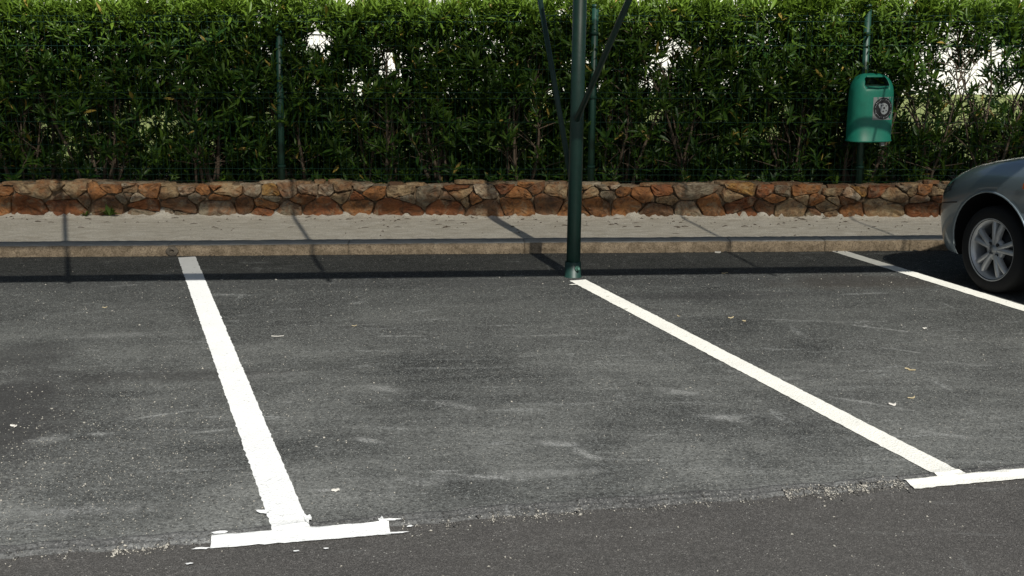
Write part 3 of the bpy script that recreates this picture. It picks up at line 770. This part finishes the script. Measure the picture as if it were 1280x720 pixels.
# local: -y is the front, z up from the bin's bottom
def bin_ring(rx, fr, bk, z, n=40):
    out = []
    for k in range(n):
        t = 2 * math.pi * k / n; c, s = math.cos(t), math.sin(t)
        e = .72
        x = rx * math.copysign(abs(c) ** e, c); y = (bk if s > 0 else fr) * math.copysign(abs(s) ** e, s)
        out.append((x, y, z))
    return out
rings = []
for rx, fr, bk, z in ((.190, .135, .10, .0), (.196, .141, .106, .003), (.196, .141, .106, .012), (.191, .136, .10, .016), (.190, .134, .098, .20), (.190, .132, .097, .38), (.188, .129, .097, .425), (.181, .120, .096, .468), (.165, .101, .094, .508), (.140, .070, .090, .542), (.102, .035, .082, .562), (.07, .0, .07, .571), (.03, -.015, .05, .575)):
    rings.append(bin_ring(rx, fr, bk, z))
n = 40; vs = [p for r_ in rings for p in r_]
fs = [(i * n + k, i * n + (k + 1) % n, (i + 1) * n + (k + 1) % n, (i + 1) * n + k) for i in range(len(rings) - 1) for k in range(n)]
fs += [tuple(reversed(range(n))), tuple(range((len(rings) - 1) * n, len(rings) * n))]
body = MB().add(vs, fs, True).build('body', [M['green_bin'], M['bin_dark']], binr)
cut = MB(); q = []
for (x, z) in ((-.112, .500), (-.102, .485), (.102, .485), (.112, .500), (.098, .550), (.085, .558), (-.085, .558), (-.098, .550)): q.append((x, z))
vs = [(x, -.20, z - .03) for x, z in q] + [(x, .055, z + .0) for x, z in q]
cut.add(vs, [tuple(range(8)), tuple(reversed(range(8, 16)))] + [(k, k + 8, (k + 1) % 8 + 8, (k + 1) % 8) for k in range(8)])
co = cut.build('slot_cutter', M['bin_dark']); co.matrix_world = Matrix.Identity(4)
def boolean(o, c):
    o2p = o.parent; o.parent = None; mw = o.matrix_basis.copy(); o.matrix_basis = Matrix.Identity(4)
    md = o.modifiers.new('b', 'BOOLEAN'); md.object = c; md.operation = 'DIFFERENCE'; md.solver = 'EXACT'
    try: md.material_mode = 'TRANSFER'
    except Exception: pass
    bpy.context.view_layer.update()
    dg = bpy.context.evaluated_depsgraph_get()
    me = bpy.data.meshes.new_from_object(o.evaluated_get(dg)); o.modifiers.clear(); o.data = me
    o.parent = o2p; o.matrix_basis = mw
    me = c.data; bpy.data.objects.remove(c)
boolean(body, co)
# rim under the dome's slot, moulded side ridge, bracket to the post, latch below
MB().path([(-.095, -.128, .468), (0, -.136, .463), (.095, -.128, .468)], .006, 8).build('slot_lip', M['green_bin'], binr)
MB().box((-.05, .085, .06), (.05, .16, .50)).build('bracket', M['green_steel'], binr)
MB().box((.075, -.10, -.035), (.105, -.075, .0)).build('latch', M['sticker'], binr)
# sticker: pale square with a black roundel, pale ring of marks and a pale emblem
def on_front(x, z, lift): return (x, -(.1365 - .004 * (z / .2)) * (max(0, 1 - (abs(x) / .19) ** (2 / .72))) ** (.72 / 2) - lift, z)
SX, SZ, SR = .055, .285, .104
def patch(mb, outline, lift, sub=1):
    mx = sum(p[0] for p in outline) / len(outline); mz = sum(p[1] for p in outline) / len(outline)
    vs = [on_front(mx, mz, lift)]; n = len(outline)
    for s in (.5, 1.0):
        for x, z in outline: vs.append(on_front(mx + (x - mx) * s, mz + (z - mz) * s, lift))
    fs = [(0, 1 + (k + 1) % n, 1 + k)[::-1] for k in range(n)] + [(1 + k, 1 + (k + 1) % n, 1 + n + (k + 1) % n, 1 + n + k) for k in range(n)]
    mb.add(vs, [f[::-1] if len(f) == 3 else f for f in fs])
sq = []
for k in range(32):
    s = k / 8; e = int(s) % 4; t = s - int(s)
    a = [(-1, -1), (1, -1), (1, 1), (-1, 1)][e]; b = [(1, -1), (1, 1), (-1, 1), (-1, -1)][e]
    sq.append((SX + SR * .92 * (a[0] + (b[0] - a[0]) * t), SZ + SR * .92 * (a[1] + (b[1] - a[1]) * t)))
mb = MB(); patch(mb, sq, .003); st = mb.build('sticker', M['sticker'], binr)
disc = lambda r, n=28: [(SX + r * math.cos(2 * math.pi * k / n), SZ + r * math.sin(2 * math.pi * k / n)) for k in range(n)]
mb = MB(); patch(mb, disc(.092), .0045); mb.build('black_roundel', M['black'], st)
mb = MB()
for k in range(34):                                     # unreadable ring of small marks
    a = 2 * math.pi * k / 34
    if k % 17 in (0, 8): continue
    r0, r1 = .072, .080 + .004 * ((k * 7) % 3 - 1); w = .035
    patch(mb, [(SX + r0 * math.cos(a - w), SZ + r0 * math.sin(a - w)), (SX + r1 * math.cos(a - w), SZ + r1 * math.sin(a - w)), (SX + r1 * math.cos(a + w), SZ + r1 * math.sin(a + w)), (SX + r0 * math.cos(a + w), SZ + r0 * math.sin(a + w))][::-1], .006)
mb.build('ring_marks', M['print_white'], st)
emb = [(-.048, .030), (-.040, .043), (-.022, .040), (-.012, .047), (.012, .045), (.034, .034), (.046, .014), (.047, -.012), (.036, -.036), (.014, -.050), (-.010, -.046), (-.026, -.028), (-.028, -.004), (-.038, .006), (-.044, .018)]
mb = MB(); patch(mb, [(SX + x, SZ + z) for x, z in emb], .006); mb.build('emblem', M['print_white'], st)
mb = MB()
for (x, z, r) in ((.006, .004, .010), (-.022, .024, .006), (.024, .022, .006), (.026, -.018, .006), (-.002, -.024, .008), (-.006, .028, .005)):
    patch(mb, [(SX + x + r * math.cos(2 * math.pi * k / 9), SZ + z + r * math.sin(2 * math.pi * k / 9)) for k in range(9)], .0072)
mb.build('emblem_marks', M['black'], st)

# ================================================================== CAR
LD = (l1a - l1b).normalized()                           # bays' direction, towards the kerb
W0 = G(1234, 366.5)
cang = math.atan2(LD.y, LD.x)
left = Vector((-LD.y, LD.x, 0))
car_org = W0 - left * .82                               # under the middle of the front axle
car = empty('parked_car', (car_org.x, car_org.y, BAY_Z), 'silver blue car parked nose to the kerb with alloy wheels', 'car', rz=cang)
# stations along the car (x forward from the front axle); half profile bottom centre -> sill -> side -> shoulder -> top centre
ST = [  # x,     yb,  zb,   ys,  zs,   ym,  zm,   yh,  zh,   yt,  zt,   ztc
    (.70,  .30, .26, .34, .28, .38, .42, .36, .52, .28, .56, .575),
    (.675, .46, .22, .54, .25, .60, .42, .57, .55, .46, .60, .625),
    (.61,  .58, .20, .68, .23, .735, .42, .70, .58, .56, .645, .675),
    (.49,  .64, .19, .765, .22, .815, .44, .785, .62, .64, .70, .725),
    (.31,  .68, .19, .80, .22, .845, .46, .825, .67, .69, .765, .785),
    (.0,   .70, .19, .82, .22, .855, .50, .84, .735, .72, .835, .850),
    (-.45, .71, .19, .83, .21, .86, .52, .845, .79, .735, .905, .925),
    (-.95, .72, .18, .835, .20, .865, .54, .85, .82, .75, .94, .96),
    (-1.8, .72, .18, .84, .20, .87, .55, .855, .85, .755, .955, .97),
    (-2.55, .70, .20, .83, .23, .865, .57, .85, .87, .75, .965, .98),
    (-3.05, .66, .24, .79, .28, .83, .58, .81, .88, .70, .965, .98),
    (-3.38, .58, .30, .70, .34, .76, .58, .74, .86, .62, .93, .945),
    (-3.46, .48, .36, .58, .40, .64, .58, .62, .80, .52, .86, .87)]
ST = np.array(ST); Nu = len(ST)
for q in (6, 8, 10, 11): ST[:, q] *= 1.05
def cr(P, t):
    """Catmull-Rom through rows of P at t in 0..len-1."""
    t = min(max(t, 0), len(P) - 1.00001); i = int(t); u = t - i
    p0 = P[i - 1] if i > 0 else 2 * P[0] - P[1]; p1 = P[i]; p2 = P[i + 1]; p3 = P[i + 2] if i + 2 < len(P) else 2 * P[-1] - P[-2]
    return .5 * ((2 * p1) + (-p0 + p2) * u + (2 * p0 - 5 * p1 + 4 * p2 - p3) * u * u + (-p0 + 3 * p1 - 3 * p2 + p3) * u ** 3)
def body_pt(u, v):
    s = cr(ST, u)
    prof = np.array([(0, s[2]), (s[1], s[2]), (s[3], s[4]), (s[5], s[6]), (s[7], s[8]), (s[9], s[10]), (s[9] * .5, s[11] - (s[11] - s[10]) * .25), (0, s[11])])
    q = cr(prof, v)
    return Vector((s[0], q[0], q[1]))
def body_off(u, v, off, sgn=1):
    e = .01; p = body_pt(u, v); du = body_pt(u + e, v) - body_pt(u - e, v); dv = body_pt(u, v + e) - body_pt(u, v - e)
    nn = du.cross(dv); nn = nn.normalized() if nn.length > 1e-9 else Vector((0, 1, 0))
    if nn.y < 0: nn = -nn
    p = p + nn * off
    return Vector((p.x, p.y * sgn, p.z))
NU, NV = 96, 42; vs = []; fs = []
us = [(Nu - 1) * (i / NU) for i in range(NU + 1)]; vv = [7 * j / NV for j in range(NV + 1)]
for u in us:
    row = [body_pt(u, v) for v in vv]
    vs += row + [Vector((p.x, -p.y, p.z)) for p in row[-2:0:-1]]
m = 2 * NV
for i in range(NU):
    for j in range(m): fs.append((i * m + j, i * m + (j + 1) % m, (i + 1) * m + (j + 1) % m, (i + 1) * m + j))
mb = MB().add(vs, fs, True)
mb.f.append(tuple(reversed(range(m)))); mb.sm.append(True); mb.f.append(tuple(range(NU * m, NU * m + m))); mb.sm.append(True)
bodyo = mb.build('body', [M['car_paint'], M['liner']], car)
bm = bmesh.new(); bm.from_mesh(bodyo.data); bmesh.ops.recalc_face_normals(bm, faces=bm.faces); bm.to_mesh(bodyo.data); bm.free()
WR, AXZ, WB = .286, .286, 2.56
for ax in (0.0, -WB):
    for sgn in (1, -1):
        cc = MB(); cc.lathe([(.0, .42), (0.368, .42), (0.368, 1.1), (.0, 1.1)], 48, 'Y', True)
        cc.v = [(x + ax, y * sgn, z + AXZ + .012) for x, y, z in cc.v]
        bmc = cc.build('arch_cutter', M['liner'])
        b2 = bmesh.new(); b2.from_mesh(bmc.data); bmesh.ops.remove_doubles(b2, verts=b2.verts, dist=1e-5); bmesh.ops.recalc_face_normals(b2, faces=b2.faces); b2.to_mesh(bmc.data); b2.free()
        boolean(bodyo, bmc)
# rolled lip round the front and rear arches
for ax in (0.0, -WB):
    for sgn in (1, -1):
        pts = []
        for k in range(25):
            a = R(-8) + (R(196)) * k / 24
            x, z = ax + 0.368 * math.cos(a), AXZ + .012 + 0.368 * math.sin(a)
            # side surface at that x and height
            best = None; u = np.interp(-x, -ST[:, 0], np.arange(Nu))
            for v in np.linspace(1.6, 5.2, 60):
                p = body_pt(u, v)
                if best is None or abs(p.z - z) < abs(best.z - z): best = p
            pts.append((x, best.y * sgn - .002 * sgn, z))
        MB().path(pts, .0075, 6).build('arch_lip', M['car_paint'], car)
# greenhouse
def gh(u):   # x at belt, roof half width, roof height
    S = np.array([(-.42, .60, .905), (-1.02, .585, 1.30), (-1.35, .575, 1.385), (-1.95, .57, 1.40), (-2.5, .555, 1.355), (-2.95, .53, 1.22), (-3.28, .50, .96)]); return cr(S, u)
vs = []; fs = []; NG = 36
for i in range(NG + 1):
    s = gh(6 * i / NG); zb = .90
    prof = np.array([(.80 if s[2] > 1.0 else .70, zb - .02), (.775 - .0 * s[1], zb + .03), (s[1] + .07, (zb + s[2]) * .5 + .02), (s[1], s[2] - .03), (s[1] * .6, s[2] - .004), (0, s[2])])
    row = [cr(prof, 5 * j / 14) for j in range(15)]
    row = [(s[0], q[0], max(q[1], zb - .02)) for q in row]
    vs += row + [(x, -y, z) for x, y, z in row[-2::-1]]
m = 29
fs = [(i * m + j, i * m + j + 1, (i + 1) * m + j + 1, (i + 1) * m + j) for i in range(NG) for j in range(m - 1)]
g = MB().add(vs, fs, True).build('cabin', [M['glass'], M['car_paint']], car)
for p in g.data.polygons:
    c = p.center
    if c.z > 1.345 or (abs(c.y) > .40 and (-1.62 < c.x < -1.54 or -2.62 < c.x < -2.45 or c.x > -.52 and abs(c.y) > .6 or c.z > 1.30)): p.material_index = 1
# side patches cut from the body's surface
def side_patch(name, u0, u1, v0, v1, off, mat, sgn, parent=car, nu=10, nv=6, shape=None):
    vs = []
    for i in range(nu + 1):
        for j in range(nv + 1):
            u = u0 + (u1 - u0) * i / nu; v = v0 + (v1 - v0) * j / nv
            if shape: u, v = shape(i / nu, j / nv)
            vs.append(body_off(u, v, off, sgn))
    fs = [(i * (nv + 1) + j, i * (nv + 1) + j + 1, (i + 1) * (nv + 1) + j + 1, (i + 1) * (nv + 1) + j) for i in range(nu) for j in range(nv)]
    return MB().add(vs, fs, True).build(name, mat, parent)
for sgn in (1, -1):
    side_patch('headlight', 0, 0, 0, 0, .004, M['lens'], sgn, shape=lambda a, b: (1.55 + 1.9 * a, 3.55 + .15 * a + (1.25 - .75 * a) * b))
    side_patch('side_repeater', 5.62, 5.78, 3.62, 3.76, .006, M['orange_lens'], sgn, nu=4, nv=3)
    side_patch('tail_light', 10.2, 11.4, 3.3, 4.6, .004, M['red_lens'], sgn)
    side_patch('side_rubbing_strip', 6.2, 9.2, 2.75, 2.9, .008, M['trim'], sgn, nu=30, nv=3)
    side_patch('bumper_seam', 2.1, 3.93, 3.30, 3.335, .0025, M['trim'], sgn, nu=24, nv=1)
    side_patch('door_gap', 6.02, 6.05, 1.8, 4.6, .0025, M['trim'], sgn, nu=1, nv=24)
    side_patch('door_gap', 8.42, 8.445, 1.8, 4.6, .0025, M['trim'], sgn, nu=1, nv=24)
    side_patch('hood_gap', 1.3, 5.8, 4.72, 4.745, .0025, M['trim'], sgn, nu=30, nv=1)
    side_patch('fog_lamp', 1.3, 2.0, 2.3, 2.7, .004, M['trim'], sgn, nu=6, nv=4)
    hp = body_off(8.1, 3.85, .02, sgn)
    MB().path([hp + Vector((.09, 0, 0)), hp + Vector((.06, .012 * sgn, .003)), hp + Vector((-.06, .012 * sgn, .003)), hp + Vector((-.09, 0, 0))], .012, 8).build('door_handle', M['car_paint'], car)
    mp = Vector((-.98, .80 * sgn, .99))
    mm = MB(); prof = [(.0, -.055), (.05, -.045), (.075, 0), (.06, .04), (0, .05)]; mm.lathe(prof, 16, 'Z'); mm.v = [(x * .75 + mp.x, y * .8 + mp.y + .05 * sgn, z * 1.2 + mp.z) for x, y, z in mm.v]
    mm.path([(mp.x, mp.y - .10 * sgn, mp.z - .05), (mp.x, mp.y + .02 * sgn, mp.z - .02)], .02, 8); mm.build('mirror', M['car_paint'], car)
MB().box((.685, -.26, .36), (.713, .26, .47)).build('number_plate', M['plate'], car)
MB().box((.64, -.34, .49), (.706, .34, .545)).build('grille', M['trim'], car)

# wheels
def wheel(ax, sgn):
    root_loc = Vector((ax, .735 * sgn, AXZ))
    ty = MB(); ty.lathe([(.205, -.085), (.222, -.094), (.262, -.098), (.285, -.090), (.297, -.074), (.300, -.04), (.300, .04), (.297, .074), (.285, .090), (.262, .098), (.222, .094), (.205, .085), (.198, .0), (.205, -.085)], 64, 'Y')
    S = Matrix.Translation(root_loc) @ Matrix.Diagonal((.953, sgn, .953, 1))
    t = ty.build('wheel', M['tyre'], car, S)
    rim = MB(); rim.lathe([(.190, -.085), (.186, .0), (.184, .055), (.196, .075), (.210, .088), (.216, .0915), (.218, .086), (.205, .06), (.196, 0)], 64, 'Y')
    for k in range(5):
        for d in (-1, 1):
            a0 = 2 * math.pi * k / 5 + R(96) + d * R(8); a1 = 2 * math.pi * k / 5 + R(96) + d * R(11.5)
            n_ = 6; vs = []
            for s in range(n_):
                f_ = s / (n_ - 1); r = .035 + (.196 - .035) * f_; a = a0 + (a1 - a0) * f_; w = .0165 + .001 * f_ ; dep = .066 + .014 * math.sin(f_ * 2.2) - .012 * f_
                er = Vector((math.cos(a), 0, math.sin(a))); et = Vector((-math.sin(a), 0, math.cos(a)))
                for (q, h) in ((-1, -.03), (-.92, -.003), (-.55, .004), (.55, .004), (.92, -.003), (1, -.03)):
                    vs.append(er * r + et * (w * q) + Vector((0, dep + h, 0)))
            fs = [(s * 6 + q, s * 6 + q + 1, (s + 1) * 6 + q + 1, (s + 1) * 6 + q) for s in range(n_ - 1) for q in range(5)]
            rim.add(vs, fs, True)
    rim.lathe([(.0, .070), (.016, .069), (.019, .067), (.0195, .062), (.058, .064), (.074, .058), (.078, .03)], 32, 'Y')
    rim.build('rim', M['alloy'], t, S)
    nuts = MB()
    for k in range(4):
        a = R(45) + k * math.pi / 2; c_ = Vector((.050 * math.cos(a), .05, .050 * math.sin(a)))
        nuts = MB().path([c_ + Vector((0, .008, 0)), c_ + Vector((0, .021, 0))], .0135, 10)
        nuts.build('lug_recess', M['dark_metal'], t, S)
    MB().lathe([(.0, .02), (.135, .02), (.135, .0), (.0, .0)], 32, 'Y').build('brake_disc', M['dark_metal'], t, S)
for ax in (0.0, -WB):
    for sgn in (1, -1): wheel(ax, sgn)

# ================================================================== beyond the hedge: a white house across the lawn
HY = 25.0
house = empty('white_house', (2, HY, WALL_TOP - .06), 'white rendered house across the lawn, seen through gaps in the hedge', 'house')
mb = MB().box((-30, 0, -.3), (30, 9, 5.2)); mb.build('wall', M['render'], house)
mb = MB(); vs = [(-30.6, -.7, 5.2), (30.6, -.7, 5.2), (30.6, 9.7, 5.2), (-30.6, 9.7, 5.2), (-30.6, 4.5, 7.2), (30.6, 4.5, 7.2)]
mb.add(vs, [(0, 3, 2, 1), (0, 1, 5, 4), (2, 3, 4, 5), (0, 4, 3), (1, 2, 5)]).build('roof', M['roof_tile'], house)
wx = U(1279, 100, HY).x
for k, x in enumerate([wx + .7 - 2 + d for d in (-24, -18, 0, 6.5, 13)]):
    fr = MB(); a, b, z0, z1 = x - .7, x + .7, 1.0, 2.4
    for lo, hi in (((a, -.05, z0), (a + .09, .02, z1)), ((b - .09, -.05, z0), (b, .02, z1)), ((a + .09, -.05, z0), (b - .09, .02, z0 + .09)), ((a + .09, -.05, z1 - .09), (b - .09, .02, z1)), ((x - .04, -.048, z0 + .09), (x + .04, .02, z1 - .09))): fr.box(lo, hi)
    w = fr.build('window', M['brown_wood'], house)
    MB().box((a + .09, -.02, z0 + .09), (x - .04, -.006, z1 - .09)).build('pane', M['glass'], w)
    MB().box((x + .04, -.02, z0 + .09), (b - .09, -.006, z1 - .09)).build('pane', M['glass'], w)

# ================================================================== loose grit, chips, litter
def chips(name, pts, size, mat, label, zbase):
    n = len(pts); base = np.array([(1, 0, 0), (-.5, .8, 0), (-.5, -.8, 0), (0.1, 0.05, .75), (.2, -.1, -.2)], float)
    s = size * np.exp(rng.normal(0, .38, n)); a = rng.uniform(0, 6.28, n)
    sx = s * rng.uniform(.7, 1.3, n)
    Vx = np.empty((n, 5, 3)); bx_ = base[None] + rng.normal(0, .16, (n, 5, 3))
    x = bx_[..., 0] * sx[:, None]; y = bx_[..., 1] * s[:, None]; ca, sa = np.cos(a)[:, None], np.sin(a)[:, None]
    Vx[..., 0] = x * ca - y * sa + pts[:, 0:1]; Vx[..., 1] = x * sa + y * ca + pts[:, 1:2]; Vx[..., 2] = bx_[..., 2] * s[:, None] * .7 + pts[:, 2:3] + zbase
    tri = np.array([[0, 1, 3], [1, 2, 3], [2, 0, 3], [1, 0, 4], [2, 1, 4], [0, 2, 4]])
    f = (np.arange(n) * 5)[:, None, None] + tri[None]
    return tag(np_mesh(name, Vx.reshape(-1, 3), f.reshape(-1), 3, mat), label, None, None, 'stuff')
n = 9000; gx = rng.uniform(-4.2, 4.2, n); gy = 3.3 + 5.4 * rng.random(n) ** 1.1
dens = .25 + .75 * (np.exp(-((gx + 1.6) / 1.1) ** 2) * np.exp(-((gy - 4.6) / 1.3) ** 2)) + .25 * np.exp(-((gy - 7.6) / .5) ** 2)
k = (rng.random(n) < dens) & (gy > np.array([seam_y(x) for x in gx]) + .02); gx, gy = gx[k], gy[k]
chips('loose_grit', np.stack([gx, gy, np.full(len(gx), BAY_Z)], 1), .0036, M['pebble_light'], 'loose pale grit scattered over the parking bays', .001)
n = 1900; gx = rng.normal(-1.6, .5, n); gy = rng.normal(4.4, .65, n); k = (gy > np.array([seam_y(x) for x in gx]) + .02) & (gx < l1b.x - .12 - (gy - l1b.y) * .304); gx, gy = gx[k], gy[k]
chips('loose_grit', np.stack([gx, gy, np.full(len(gx), BAY_Z)], 1), .0029, M['pebble_light'], 'thick sprinkling of pale grit beside the bright white bay line', .001)
n = 420; gx = rng.uniform(-2.2, 3.0, n); gy = rng.uniform(2.9, 4.3, n); k = gy < np.array([seam_y(x) for x in gx]) - .02; gx, gy = gx[k], gy[k]
chips('loose_grit', np.stack([gx, gy, np.zeros(len(gx))], 1), .0036, M['pebble_light'], 'sparse pale grit on the lane before the bays', .001)
def along(n, px0, px1, spread, s0=0.0):
    a, b = G(px0, 660).x, G(px1, 610).x
    x = rng.uniform(a, b, n); x = x[(x < G(258, 686).x) | (x > G(496, 664).x)]; n = len(x)
    x += .03 * np.sin(x * 40); d = rng.normal(s0, spread, n); y = np.array([seam_y(q) for q in x]) + d
    return np.stack([x, y, np.array([max(0, ground_z(q, w)) for q, w in zip(x, y)])], 1)
chips('seam_gravel', np.concatenate([along(420, -40, 1130, .022, -.03), along(620, 1010, 1134, .022, .0), along(130, 600, 720, .014, -.02), along(180, 150, 262, .014, -.03)]), .0035, M['pebble_light'], 'pale gravel crumbs lying along the asphalt seam', .002)
chips('seam_gravel', np.concatenate([along(500, -40, 1130, .03, .0), along(420, 1010, 1134, .024, .0)]), .0042, M['pebble_dark'], 'dark gravel crumbs lying along the asphalt seam', .002)
n = 800; gx = rng.uniform(-5, 5, n); gy = KERB_Y - np.abs(rng.normal(0, .035, n)) - .002
chips('kerb_grit', np.stack([gx, gy, np.full(n, BAY_Z)], 1), .006, M['pebble_dark'], 'dark asphalt crumbs along the foot of the kerb', .003)

def debris(name, items, mat, label, cat, group):
    for (p, L, w, a) in items:
        n_ = 5; vs = []; ca, sa = math.cos(a), math.sin(a); rnd = random.Random(int(p.x * 1000) + 5)
        for i in range(n_):
            t = i / (n_ - 1) * 2 - 1; ww = w * (1 - .75 * t * t); bend = rnd.gauss(0, w * .4)
            for q, zz in ((-1, 0), (0, w * .35), (1, 0)):
                x, y = t * L / 2, q * ww / 2 + bend; vs.append((ca * x - sa * y, sa * x + ca * y, zz + .002 + .004 * abs(t)))
        fs = [(i * 3 + k, i * 3 + k + 1, i * 3 + k + 4, i * 3 + k + 3) for i in range(n_ - 1) for k in range(2)]
        o = MB().add(vs, fs, True).build(name, mat); o.location = p; tag(o, label, cat, group)
zb = BAY_Z
debris('dry_leaf', [(G(x, y, zb), L, w, a) for x, y, L, w, a in ((1138, 463, .055, .016, 2.3), (1140, 498, .05, .012, .6), (914, 398, .04, .014, .2), (930, 402, .02, .014, .4), (443, 408, .03, .008, .1), (848, 396, .03, .01, 2.2), (905, 342, .05, .014, .3), (131, 385, .03, .010, .2))], M['dry_leaf'], 'curled straw coloured dry leaf lying on the bay asphalt', 'leaf', 'dry leaves on the asphalt')
debris('paper_scrap', [(G(x, y, zb), L, w, a) for x, y, L, w, a in ((897, 316.5, .05, .03, .1), (1115, 506, .035, .02, .1), (1155, 411, .022, .015, 0), (17, 534, .03, .018, 0), (347, 421, .07, .008, .15), (420, 614, .03, .02, 0))], M['chalk'], 'small white paint flake lying on the bay asphalt', 'flake', 'white flakes on the asphalt')
# twigs and dry bits on the pavement
mb = MB(); rnd = random.Random(31)
for k in range(230):
    x = rnd.uniform(-4.4, 4.4); y = wall_y(x) - .05 - abs(rnd.gauss(0, .33))
    if y < KERB_Y + .22: continue
    a = rnd.gauss(0, .5); L = rnd.choice((.008, .01, .012, .02, .03, .06)); w = rnd.uniform(.0015, .004); z = pz(x, y) + .003
    d = Vector((math.cos(a), math.sin(a), 0)) * L / 2
    mb.path([Vector((x, y, z)) - d, Vector((x, y + rnd.gauss(0, .004), z + .004)), Vector((x, y, z)) + d], [w * .6, w, w * .5], 4, False)
tag(mb.build('leaf_litter', M['twig']), 'dark twigs and dry bits strewn over the pavement', None, None, 'stuff')
